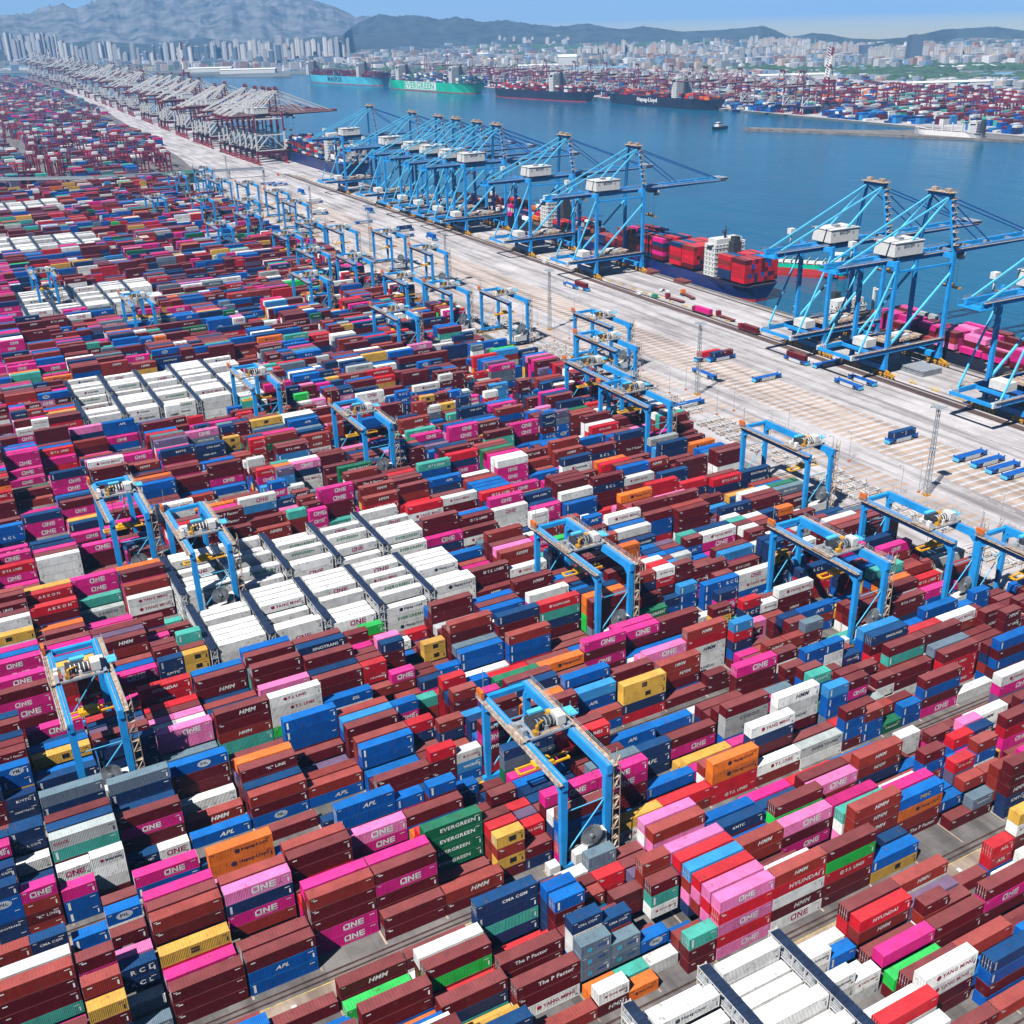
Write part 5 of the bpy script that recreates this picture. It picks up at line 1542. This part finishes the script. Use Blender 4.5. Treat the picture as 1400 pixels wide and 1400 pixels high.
def house(t, x, B_, z0, z1, ln=11, m='white', wings=True):
    b = MB(); b.box(x, x+ln, -B_*.42, B_*.42, z0, z1-3); b.box(x+1, x+ln-1, -B_*.36, B_*.36, z1-3, z1)
    if wings: b.box(x+2, x+ln-3, -B_*.5, B_*.5, z1-3.2, z1-2.6)
    nl = int((z1-z0)/2.8)
    for k in range(1, nl): b.box(x-.25, x+ln+.25, -B_*.43, B_*.43, z0+k*2.8-.05, z0+k*2.8+.07)
    h = b.obj("superstructure", M[m], t)
    b = MB()
    for k in range(nl):
        for i in range(9):
            y = -B_*.38+i*B_*.76/8.5
            for xx in (x-.05, x+ln-.05): b.box(xx, xx+.1, y, y+.9, z0+k*2.8+1.1, z0+k*2.8+1.9)
        for i in range(3):
            for yy in (-B_*.42-.05, B_*.42-.05): b.box(x+1.2+i*3, x+2.2+i*3, yy, yy+.1, z0+k*2.8+1.1, z0+k*2.8+1.9)
    b.obj("windows", M['glass'], h)
    b = MB(); b.bar((x+ln/2, 0, z1), (x+ln/2, 0, z1+7), .8, .8, .3, .3); b.bar((x+ln/2, -3, z1+4), (x+ln/2, 3, z1+4), .3); b.bar((x+ln/2-2, 2.5, z1), (x+ln/2-2, 2.5, z1+3), .3); b.box(x+ln/2-3, x+ln/2-1, 1.5, 3.5, z1+3, z1+3.8)
    b.obj("radar_mast", M['dgrey'], t)
    b = MB(); b.box(x-7, x-2, -3, 3, z0, z1-1); b.box(x-6.5, x-2.5, -2, 2, z1-1, z1+2); b.obj("funnel", M['dgrey'], t)
def ship(name, label, x, y, rz, L, B_, zt, m, boot, hs=None, cat="container ship"):
    t = thing(name, label, cat, (x, y, 0), rz); hull(t, L, B_, zt, m, boot); return t
def ship_text(t, s, x, z, h, yside, m, B_, sx=1.1, c=None):
    v, f = text_tris(s, sx, 0); b = MB()
    sg = -1 if yside < 0 else 1
    b.add([(x-sg*a*h*-1 if sg < 0 else x-a*h, yside, z+b2*h) for a, b2 in v], f); b.obj("lettering", m, t)
def load(x, y, rz, bays_, rows, hs, cols, z0, L=12.19, gap=.6, zw=None):
    """container stacks standing on a ship's deck; joins the mass of containers"""
    ca, sa = math.cos(rz), math.sin(rz)
    for bx in bays_:
        for r in range(rows):
            h = hs() if callable(hs) else hs
            for k in range(h):
                c = rnd.choice(cols); lx = bx; ly = (r-rows/2)*2.5
                if abs(sa) > .99: extra.append((x-ly*sa-2.44*(1 if sa > 0 else 0), y+lx*sa-(L if sa < 0 else 0), z0+k*TH, 2.42, L-.2, CH, c))
                else: extra.append((x+lx, y+ly, z0+k*TH, L-.2, 2.42, CH, c))
R9 = math.pi/2
# near feeder: stern towards us at Y 481
fx = 429.0
t = ship("container_ship", "navy ship stacked with red containers, white bridge near its stern", fx, 486, R9, 205, 27, 7.5, M['hull_navy'], M['hull_red'])
house(t, 33, 27, 7, 29, 10)
load(fx, 486, R9, [3.5, 16.5], 10, lambda: rnd.choice([5, 5, 5, 5, 5, 4]), ['M', 'R', 'R', 'R', 'K', 'M', 'B', 'R', 'N', 'R'], 8.4)
load(fx, 486, R9, [52, 65], 10, lambda: rnd.choice([5, 5, 5]), ['M', 'R', 'R', 'K', 'R', 'N', 'R'], 8.4)
load(fx, 486, R9, [84, 97, 112, 125], 10, lambda: rnd.choice([4, 5, 5]), ['M', 'R', 'M', 'K', 'M', 'N', 'P', 'R'], 8.4)
load(fx, 486, R9, [140, 153], 10, lambda: rnd.choice([1, 2, 2]), ['M', 'R', 'N', 'K'], 8.4)
# ship with magenta containers at the right
t = ship("container_ship", "dark ship with low stacks of magenta containers behind the right cranes", 430, 428, -R9, 190, 26, 5.0, M['hull_black'], M['hull_red'])
house(t, 3, 26, 5, 12, 8, wings=False)
load(430, 428, -R9, [36, 49], 9, lambda: rnd.choice([2, 3, 3]), ['P', 'P', 'M', 'M', 'C', 'P', 'K'], 5.2)
load(430, 428, -R9, [64, 77, 92, 105, 120, 133, 148, 161], 9, lambda: rnd.choice([1, 2, 3, 3]), ['P', 'M', 'M', 'M', 'p', 'P', 'K'], 5.2)
b = MB(); b.bar((21, 5, 4), (21, 5, 20), 1.2); b.bar((21, 5, 19), (36, 5, 22), .8); b.obj("deck_crane", M['white'], t)
# ship behind the row of blue cranes
t = ship("container_ship", "dark ship behind the row of blue cranes, white bridge and half-empty deck", 431, 672, R9, 235, 32, 8.5, M['hull_black'], M['hull_red'])
house(t, 48, 30, 8, 30, 11)
load(431, 672, R9, [3, 16, 29], 12, lambda: rnd.choice([0, 1, 2]), ['M', 'R', 'O', 'K', 'M', 'N', 'W'], 9.0)
load(431, 672, R9, [72, 85, 100, 113, 130, 145, 160, 175], 12, lambda: rnd.choice([0, 1, 1, 2, 3]), ['M', 'R', 'M', 'K', 'M', 'N', 'P', 'O', 'W'], 9.0)
# navy ship by the red cranes
t = ship("container_ship", "navy ship with white bridge moored beyond the last blue crane", 433, 1150, R9, 270, 36, 11, M['hull_navy'], M['hull_red'])
house(t, 52, 36, 11, 40, 12)
load(433, 1150, R9, [3, 16.5, 30], 13, lambda: rnd.choice([5, 6, 6]), ['W', 'N', 'S', 'C', 'M', 'W', 'B', 'C'], 12)
load(433, 1150, R9, [72, 85, 100, 113, 130, 145, 160, 175, 190], 13, lambda: rnd.choice([4, 5, 6]), ['W', 'N', 'S', 'M', 'R', 'C', 'K', 'B'], 12)
# ships along the quay across the water
def far_ship(label, xa, ya, xb, yb, B_, zt, m, boot, cols, hh, house_at, text, tm, th, up=None):
    Xa, Ya = G(xa, ya, -3); Xb, Yb = G(xb, yb, -3); L = math.hypot(Xb-Xa, Yb-Ya); rz = math.atan2(Yb-Ya, Xb-Xa)
    cxn, cyn = -math.sin(rz), math.cos(rz)
    if cxn < 0: cxn, cyn = -cxn, -cyn
    x, y = Xa+cxn*B_/2, Ya+cyn*B_/2
    t = ship("container_ship", label, x, y, rz, L, B_, zt, m, boot)
    for h_ in house_at: house(t, L*h_, B_, zt, zt+34, 13)
    side = 1 if (-math.sin(rz)) < 0 else -1       # our side of the hull
    if text:
        v, f = text_tris(text, 1.15, 0); b = MB()
        if up:
            b.box(L*.36, L*.72, (side*B_/2 if side > 0 else side*B_/2-.25), (side*B_/2+.25 if side > 0 else side*B_/2), .5, zt-.5); b.obj("white_panel", M['white'], t); b = MB()
        b.add([(L*.55+(-a if side > 0 else a)*th, side*(B_/2+.35), zt*.52+c*th) for a, c in v], f); b.obj("lettering", tm, t)
    for s in np.arange(L*.04, L*.9, 13.2):
        if any(abs(s-L*h_-6) < 16 for h_ in house_at): continue
        for r in range(int(B_/2.6)):
            h = hh()
            for k in range(h):
                if 0 < k < h-1 and 1 < r < B_/2.6-3: continue
                lx, ly = s, -B_/2+1+r*2.5; ca, sa = math.cos(rz), math.sin(rz)
                # laid square to the yard grid: close enough to the ship's own line at this distance
                extra.append((x+lx*ca-ly*sa-1.2, y+lx*sa+ly*ca-6, zt+.2+k*TH, 2.42, 12, CH, rnd.choice(cols)))
    return t
far_ship("pale blue ship with long dark lettering at the far quay", 518, 118, 414, 112, 46, 17, M['hull_sky'], M['hull_red'], ['M', 'M', 'N', 'K', 'S', 'M'], lambda: rnd.choice([3, 4, 5]), [.25, .92], "MAERSK", M['lettering_dark'], 13)
far_ship("bright green ship with huge white lettering at the far quay", 643, 129, 522, 121, 50, 18, M['hull_green'], M['hull_red'], ['S', 'N', 'M', 'W', 'G', 'C', 'B'], lambda: rnd.choice([3, 4, 5, 6]), [.2, .8], "EVERGREEN", M['hull_green'], 15, up=True)
far_ship("black ship with red waterline at the far quay", 796, 140, 667, 132, 42, 14, M['hull_black'], M['hull_red'], ['M', 'M', 'K', 'W', 'N', 'R', 'S'], lambda: rnd.choice([2, 3, 4]), [.3], None, None, 0)
far_ship("black ship with white lettering and one white bridge at the far quay", 970, 152, 822, 140, 42, 14, M['hull_black'], M['hull_black'], ['M', 'M', 'K', 'O', 'N', 'R', 'S'], lambda: rnd.choice([1, 2, 3]), [.3], "Hapag-Lloyd", M['lettering_white'], 9)
# bulk carrier, red below and green above, behind the feeder
Xa, Ya = G(1160, 380, -3); Xb, Yb = G(1030, 371, -3); rz = math.atan2(Yb-Ya, Xb-Xa)
t = ship("tanker_ship", "small tanker with red and green hull lying behind the navy ship", Xa, Ya, rz, 92, 15, 5.2, M['hull_green'], M['hull_red'], cat="tanker")
b = MB(); v_ = []
hb = MB(); hb.box(6, 82, -7.58, 7.58, -1.6, 2.6); hb.obj("red_band", M['hull_red'], t)
b = MB(); b.box(4, 13, -6, 6, 5, 8); b.box(5, 11, -4.5, 4.5, 8, 12); b.obj("superstructure", M['white'], t)
b = MB(); 
for i in range(14): b.box(16+i*5, 16.3+i*5, -7, 7, 5, 7.2)
b.box(15, 86, -.6, .6, 5, 6.3); b.box(15, 86, 3, 3.6, 5, 5.8); b.obj("deck_pipes", M['cwhite'], t)
# tug and its wash, pilot boats
def boat(x, y, rz, s, m, label, name="tug_boat", cat="tug"):
    X, Y = G(x, y, -3); t = thing(name, label, cat, (X, Y, -1.6), rz)
    hb = MB(); pr2 = [(-14, 4), (-15, 0), (-14, -4), (4, -4.6), (11, -3), (15.5, 0), (11, 3), (4, 4.6)]; n = len(pr2)
    hb.add([(a*s, c*s, 0+1.8*s+(max(a, 0)/15)**2*1.4*s) for a, c in pr2]+[(a*.93*s, c*.85*s, -2.2) for a, c in pr2], [tuple(reversed(range(n)))]+[(i, (i+1) % n, n+(i+1) % n, n+i) for i in range(n)])
    hb.obj("hull", m, t)
    b = MB(); b.box(-5*s, 6*s, -3*s, 3*s, 1.6*s, 4.4*s); b.box(-1*s, 4.5*s, -2.2*s, 2.2*s, 4.4*s, 7*s); so_ = b.obj("deckhouse", M['white'], t)
    b = MB(); b.box(-.9*s, 4.6*s, -2.25*s, 2.25*s, 5.2*s, 6.3*s); b.obj("windows", M['glass'], so_)
    b = MB(); b.bar((0, 0, 7*s), (0, 0, 11*s), .4*s); b.box(-4.5*s, -2.5*s, -1.5*s, 1.5*s, 4.4*s, 6.4*s); b.obj("mast", M['dgrey'], t)
boat(983, 177, radians(200), 1.25, M['hull_black'], "small black and white tug alone on the open water")
boat(609, 152, radians(120), .9, M['hull_black'], "small dark boat near the far black ship") if False else None
boat(1013, 153, radians(170), 1.2, M['hull_navy'], "navy workboat moored at the far quay right of the lettered black ship", "work_boat", "boat")
t = thing("cargo_ship", "white coaster with four deck posts moored at the low pier on the right", "cargo ship", (0, 0, 0))
Xa, Ya = G(1343, 192, -3); Xb, Yb = G(1250, 185, -3); rz = math.atan2(Yb-Ya, Xb-Xa); L = math.hypot(Xb-Xa, Yb-Ya)
t.location = (Xa, Ya, 0); t.rotation_euler.z = rz; hull(t, L, 18, 6, M['cwhite'], M['hull_navy']); house(t, 6, 17, 6, 20, 12)
b = MB()
for k in range(4): b.bar((30+k*14, 0, 5), (30+k*14, 0, 16), 1.4)
b.obj("deck_posts", M['white'], t)

# ------------------------------------------------------------ far container yards and their gantries
def far_yard(x0, x1, y0, y1, ok=lambda X, Y: True, px=15.5, py=33, cols=None, lm=34, dens=.86):
    cols = cols or ['M', 'M', 'M', 'K', 'P', 'B', 'N', 'W', 'W', 'S', 'C', 'T', 'O', 'R', 'p', 'X', 'G', 'V']
    y = y0
    while y < y1:
        x = x0
        while x < x1:
            if ok(x, y) and rnd.random() < dens:
                for r in range(3):
                    h = rnd.choice([1, 2, 3, 4, 4])
                    c = rnd.choice(cols); c2 = rnd.choice(cols)
                    extra.append((x, y+r*7.6, 0, 12.2, 7.2, h*TH-TH*(h > 1), c)) 
                    if h > 1: extra.append((x, y+r*7.6, (h-1)*TH, 12.2, 7.2, TH, c2))
            x += px
        y += py
    return
def inview(X, Y, m=60):
    x, y = P(X, Y, 0); return -m < x < 1400+m and y < 1400
DKC = ['M', 'M', 'M', 'N', 'N', 'K', 'S', 'B', 'V', 'V', 'W', 'T', 'M', 'S', 'P', 'R']
far_yard(-150, 520, 1300, 4250, lambda X, Y: inview(X, Y) and X < rx(Y)-(88 if Y > 1600 else 130 if Y > 1400 else 190) and (X+40) % 190 < 172, px=13.6, py=29, cols=DKC, dens=.93)
far_yard(1335, 1960, 780, 3150, lambda X, Y: inview(X, Y) and (Y-800) % 400 < 360 and (X-1335) < 330+rnd.random()*300, px=15.5, py=27, cols=['M', 'M', 'K', 'W', 'N', 'C', 'M', 'B', 'T', 'O', 'S', 'W', 'V', 'K', 'C', 'M', 'N'])
far_yard(1270, 1330, 780, 3150, lambda X, Y: inview(X, Y) and rnd.random() < .5, px=15.5, py=29, cols=['B', 'B', 'N', 'M', 'X', 'W'])
far_yard(1140, 1250, 880, 1180, lambda X, Y: X > 1262-(Y-880)*-.0 and X-1110 > (1190-Y)*.35 and Y < 1150, px=15.5, py=27, cols=['B', 'W', 'C', 'W', 'M', 'K', 'S'])
build_mass()

def make_rtg():
    t = thing("yard_gantry", "x", "yard gantry", (0, 0, 0), 0, "maroon and white yard gantries")
    b = MB(); b.box(-1, 1, 0, 26, 20.4, 23); b.box(7, 9, 0, 26, 20.4, 23); b.obj("girder", M['maroon'], t)
    b = MB()
    for x in (0, 8):
        for y in (.8, 25.2): b.box(x-.7, x+.7, y-.7, y+.7, 1.4, 21)
    b.obj("legs", M['maroon'], t)
    b = MB()
    for y in (.8, 25.2): b.box(-2, 10, y-.8, y+.8, .3, 1.5)
    b.obj("sill_beam", M['maroon'], t)
    b = MB(); b.box(1.0, 7, 9.5, 15, 23, 25.6); b.obj("trolley_house", M['cwhite'], t)
    return t
_rt = make_rtg(); q = 0
spots = []
for k in range(1500):
    if len(spots) >= 150: break
    if k % 3 < 2: X = rnd.uniform(-40, 420); Y = 1300+29*int(64*rnd.random()**1.6)-3
    else: X = rnd.uniform(1340, 1720); Y = rnd.choice([820+27*i for i in range(80)])-3
    if k % 3 < 2 and X > rx(Y)-140: continue
    if inview(X, Y, 0) and all(abs(X-a)+abs(Y-b)*.6 > 24 for a, b in spots): spots.append((X, Y))
for X, Y in spots:
    px, py = P(X+4, Y+13, 22)
    lab = "maroon and white yard gantry, %.1f%% across, %.1f%% down" % (px/14, py/14)
    g_ = "maroon and white yard gantries" if X < 900 else "maroon and white yard gantries"
    if q == 0: _rt.location = (X, Y, 0); _rt["label"] = lab; _rt["group"] = g_
    else: dup(_rt, (X, Y, 0), 0, lab, g_)
    q += 1

# ------------------------------------------------------------ the city
def facade(name, wall, glass, fl=3.0, wd=3.4):
    m = bpy.data.materials.new(name); m.use_nodes = True
    t = m.node_tree; b = t.nodes["Principled BSDF"]; N = t.nodes.new; L = t.links.new
    geo = N("ShaderNodeNewGeometry"); sp = N("ShaderNodeSeparateXYZ"); L(geo.outputs["Position"], sp.inputs[0])
    ad = N("ShaderNodeMath"); ad.operation = 'ADD'; L(sp.outputs[0], ad.inputs[0]); L(sp.outputs[1], ad.inputs[1])
    cb = N("ShaderNodeCombineXYZ"); L(ad.outputs[0], cb.inputs[0]); L(sp.outputs[2], cb.inputs[1])
    br = N("ShaderNodeTexBrick"); br.offset = 0; br.inputs["Scale"].default_value = 1; br.inputs["Brick Width"].default_value = wd; br.inputs["Row Height"].default_value = fl
    br.inputs["Mortar Size"].default_value = .75; br.inputs["Color1"].default_value = (*glass, 1); br.inputs["Color2"].default_value = (*[v*1.5 for v in glass], 1); br.inputs["Mortar"].default_value = (*wall, 1)
    L(cb.outputs[0], br.inputs["Vector"]); L(br.outputs[0], b.inputs["Base Color"]); b.inputs["Roughness"].default_value = .6
    return m
FAC = [("pale", facade("facade_pale", (.62, .60, .57), (.16, .18, .2))), ("cream", facade("facade_cream", (.60, .50, .42), (.18, .17, .17))),
       ("grey", facade("facade_grey", (.40, .41, .43), (.12, .14, .17))), ("blue glass", facade("facade_blue_glass", (.10, .15, .22), (.02, .04, .08), 3.6, 1.9)), ("pinkish", facade("facade_pink", (.55, .38, .33), (.16, .14, .14)))]
ROOFM = mat("flat_roof", (.42, .42, .43), .8)
_tm = {}
def tower_meshes(kind, wx, wy, hh):
    k = (kind, wx, wy, hh)
    if k in _tm: return _tm[k]
    b = MB(); b.box(-wx/2, wx/2, -wy/2, wy/2, 0, hh); b.box(-wx/2-1.5, -wx/2, -wy/4, wy/4, 0, hh*.97); b.box(wx/6, wx/3, -wy/2-1.5, -wy/2, 0, hh*.98); a = b.mesh("walls", FAC[kind][1])
    b = MB(); b.box(-wx/2-.3, wx/2+.3, -wy/2-.3, wy/2+.3, hh, hh+1.2); b.box(-wx/5, wx/5, -wy/4, wy/4, hh+1.2, hh+5); r = b.mesh("roof", ROOFM)
    _tm[k] = (a, r); return _tm[k]
SEG = [ # x0, x1, base y, top y range, count, kinds
 (0, 82, 88, (44, 50), 16, (0, 2, 2)), (85, 170, 90, (52, 60), 12, (0, 2)), (170, 270, 92, (56, 66), 10, (2, 3, 0)), (205, 330, 90, (52, 62), 9, (3, 3, 2)), (290, 480, 86, (46, 56), 32, (0, 0, 2, 0)), (340, 400, 94, (58, 68), 6, (3, 2)),
 (585, 600, 82, (68, 72), 3, (0,)), (610, 700, 62, (48, 53), 14, (0, 2)), (700, 780, 62, (48, 56), 12, (0, 0, 1)), (790, 830, 82, (62, 66), 6, (0,)), (830, 910, 80, (53, 62), 14, (0, 4, 0)), (900, 990, 80, (58, 66), 12, (0, 2)),
 (1020, 1105, 66, (48, 54), 16, (1, 0)), (990, 1100, 84, (60, 68), 12, (0, 2)), (1055, 1100, 82, (58, 64), 8, (0,)), (1100, 1180, 78, (56, 60), 14, (0, 1)), (1180, 1240, 86, (62, 66), 12, (0, 0)), (1195, 1246, 80, (60, 66), 10, (0, 1)),
 (1262, 1320, 82, (58, 64), 14, (0, 4)), (1300, 1400, 86, (58, 68), 18, (0, 0, 1)), (1335, 1400, 78, (60, 68), 12, (0, 1))]
tn = 0
for (xa, xb, yb, (t0, t1), cnt, kinds) in SEG:
    cnt = max(3, int(cnt*(1.15 if xb < 500 else 1.05)))
    for i in range(cnt):
        x = xa+(xb-xa)*(i+.5)/cnt+rnd.uniform(-2, 2); y = yb+rnd.uniform(-2, 2)
        X, Y = G(x, y); kd = rnd.choice(kinds); top = HT(x, rnd.triangular(t0, t1+(y-t1)*.35, t1), Y=Y)
        hh = max(18, round(top/6)*6); sc = math.hypot(X, Y)/FPX
        wx = round(sc*rnd.uniform(2.6, 6.5)/4)*4; wy = rnd.choice([14, 16, 20])
        px, py = P(X, Y, hh)
        o = thing("tower_block", "%s high-rise in far city, roof %.1f%% across, %.1f%% down" % (FAC[kd][0], px/14, py/14), "tower block", (X, Y, 0), rnd.choice([-.3, -.45, -.6]), "high-rise blocks of the far city")
        a, r = tower_meshes(kd, max(12, wx), wy, hh); add_ob("walls", a, o); add_ob("roof", r, o); tn += 1
for (x, yb, yt, w_, lab) in ((1247, 91, 47, 34, "dark slanting-roofed glass tower, tallest on the right skyline"), (1182, 86, 61, 34, "dark glass tower with sloping top left of the tallest tower")):
    X, Y = G(x, yb); top = HT(x, yt, Y=Y); o = thing("office_tower", lab, "tower", (X, Y, 0), -.45)
    b = MB(); b.add([(-w_/2, -16, 0), (w_/2, -16, 0), (w_/2, 16, 0), (-w_/2, 16, 0), (-w_/2, -16, top), (w_/2, -16, top*.985), (w_/2, 16, top*.94), (-w_/2, 16, top*.96)], [(4, 5, 6, 7), (0, 1, 5, 4), (1, 2, 6, 5), (2, 3, 7, 6), (3, 0, 4, 7)])
    b.obj("walls", FAC[3][1], o)
    b = MB(); b.box(-w_/2-.8, w_/2+.8, -16.8, -16.1, 0, 8); b.box(-4, 4, -4, 4, top*.96, top*1.02); b.obj("podium", M['grey'], o)
# long low sheds and works, each a thing where it shows as one
sheds = [(390, 90, 150, 40, 14, 'w'), (640, 80, 160, 70, 16, 'w'), (668, 88, 130, 60, 16, 'w'), (810, 100, 190, 90, 14, 'b'), (735, 96, 120, 60, 14, 'w'), (775, 90, 60, 50, 28, 'w'), (1010, 92, 140, 60, 10, 'w'), (1090, 93, 150, 60, 10, 'w'),
         (1080, 108, 160, 60, 10, 'w'), (935, 92, 130, 50, 12, 'w'), (870, 88, 100, 50, 14, 'w'), (1320, 95, 140, 60, 9, 'w'), (1375, 106, 170, 70, 9, 'b'), (1290, 118, 200, 50, 9, 'w'), (620, 92, 110, 60, 12, 'w'), (340, 100, 180, 40, 12, 'w'), (288, 98, 150, 40, 12, 'w'), (22, 96, 140, 30, 12, 'b'), (700, 84, 120, 60, 14, 'b'), (1150, 97, 120, 50, 10, 'b')]
SHW = mat("shed_wall_pale", (.58, .58, .57), .7); SHB = mat("shed_roof_blue", (.16, .30, .42), .5); SHR = mat("shed_roof_white", (.72, .72, .70), .6)
for (x, y, lx, ly, hh, k) in sheds:
    X, Y = G(x, y); o = thing("warehouse", "%s-roofed long low warehouse, %.1f%% across, %.1f%% down" % ("white" if k == 'w' else "blue", x/14, y/14), "warehouse", (X, Y, 0), -.45, "long low warehouses beyond the harbour")
    b = MB(); b.box(-lx/2, lx/2, -ly/2, ly/2, 0, hh); b.obj("wall", SHW, o)
    b = MB(); b.add([(-lx/2-1, -ly/2-1, hh), (lx/2+1, -ly/2-1, hh), (lx/2+1, 0, hh*1.25), (-lx/2-1, 0, hh*1.25), (lx/2+1, ly/2+1, hh), (-lx/2-1, ly/2+1, hh)], [(0, 1, 2, 3), (3, 2, 4, 5), (1, 4, 2), (0, 3, 5)]); b.obj("roof", SHR if k == 'w' else SHB, o)
# countless low roofs and tree clumps of the plain
lowc = [(.3, .32, .34), (.5, .5, .5), (.7, .7, .7), (.16, .2, .24), (.2, .3, .42), (.36, .22, .18), (.3, .32, .34), (.55, .45, .38)]
b = MB()
for i in range(9500):
    x = rnd.uniform(-60, 1460); y = rnd.triangular(58, 132, 84) if x > 440 else rnd.uniform(66, 99)
    X, Y = G(x, y)
    if X < 2000 and Y < 3300: continue
    if math.hypot(X, Y) > far_end(x)-250: continue
    if x < 440 and y > 97: continue
    if 1265 < x and 92 < y < 108: continue
    s = math.hypot(X, Y)/4500; w_ = rnd.uniform(10, 38)*s**.5; d_ = rnd.uniform(9, 24); h_ = rnd.choice([4, 5, 7, 9, 12, 18, 22, 28]); c = rnd.choice(lowc)
    if y > 98: h_ = min(h_, 10); w_ *= .7
    b.box(X-w_/2, X+w_/2, Y-d_/2, Y+d_/2, 0, h_, c)
cm_ = bpy.data.materials.new("low_roofs"); cm_.use_nodes = True
a_ = cm_.node_tree.nodes.new("ShaderNodeAttribute"); a_.attribute_name = "col"; cm_.node_tree.links.new(a_.outputs["Color"], cm_.node_tree.nodes["Principled BSDF"].inputs["Base Color"])
stuff(b.obj("low_buildings", cm_), "countless low pale and blue roofs of the far city plain", "low buildings")
LEAF = mat("far_tree_leaves", (.035, .075, .035), .95, 0, .35, .02, dirt=(.015, .04, .02))
b = MB()
for i in range(9000):
    x = rnd.uniform(-60, 1460); band = rnd.random()
    y = rnd.uniform(84, 112) if (band < .6 and x > 900) else rnd.uniform(58, 100)
    if x < 440 and y > 95: continue
    X, Y = G(x, y)
    if X < 2050 and Y < 3300: continue
    if math.hypot(X, Y) > far_end(x)-100: continue
    if 1300 < x and 96 < y < 105: continue
    s = rnd.uniform(8, 26)*(1.6 if y < 80 else 1)
    vs = []; n = 7
    for j in range(n):
        a = 2*math.pi*j/n; q_ = s*rnd.uniform(.7, 1.3); vs.append((X+q_*1.6*math.cos(a), Y+q_*math.sin(a), 0))
    for j in range(n):
        a = 2*math.pi*(j+.4)/n; q_ = s*rnd.uniform(.4, .9); vs.append((X+q_*1.5*math.cos(a), Y+q_*math.sin(a), rnd.uniform(5, 11)))
    vs.append((X, Y, rnd.uniform(9, 15)))
    b.add(vs, [(j, (j+1) % n, n+j) for j in range(n)]+[((j+1) % n, n+(j+1) % n, n+j) for j in range(n)]+[(n+j, n+(j+1) % n, 2*n) for j in range(n)])
stuff(b.obj("woodland", LEAF), "dark green belts of trees across the city plain", "woodland")
gp = [G(1290, 107), G(1400, 112), G(1440, 108), G(1440, 100), G(1340, 98)]
struct(poly("green_tarpaulin_ground", gp, .01, mat("green_netting", (.01, .34, .28), .8, 0, .2, .01)))
# wind turbines on the right-hand hill
def turbine(x, yb, yt, lab):
    d = _f*FPX+_r2*(x-700)-_u2*(yb-700); hd = math.hypot(d.x, d.y); k = crest(x)-60; X, Y = d.x/hd*k, d.y/hd*k; z0 = H+d.z/hd*k
    d2 = _f*FPX+_r2*(x-700)-_u2*(yt-700); z1 = H+d2.z/math.hypot(d2.x, d2.y)*k
    o = thing("wind_turbine", lab, "wind turbine", (X, Y, z0-40), 0)
    b = MB(); b.tube((0, 0, 0), (0, 0, z1-z0+40), 2, 8, 1.2); b.obj("tower", M['cwhite'], o)
    for a in (90, 210, 330):
        b = MB(); L = (z1-z0)*.5+3; b.bar((0, -5, z1-z0+40), (L*math.cos(radians(a)), -5, z1-z0+40+L*math.sin(radians(a))), 2, .8, .6, .4); b.obj("blade", M['cwhite'], o)
turbine(1335, 45, 40, "white wind turbine on the right-hand hill, leftmost of three")
turbine(1354, 45, 38, "white wind turbine on the right-hand hill, middle of three")
turbine(1378, 41, 34, "white wind turbine on the right-hand hill, rightmost of three")
for o in list(S.objects):
    if o.get("label") == "x": bpy.data.objects.remove(o)
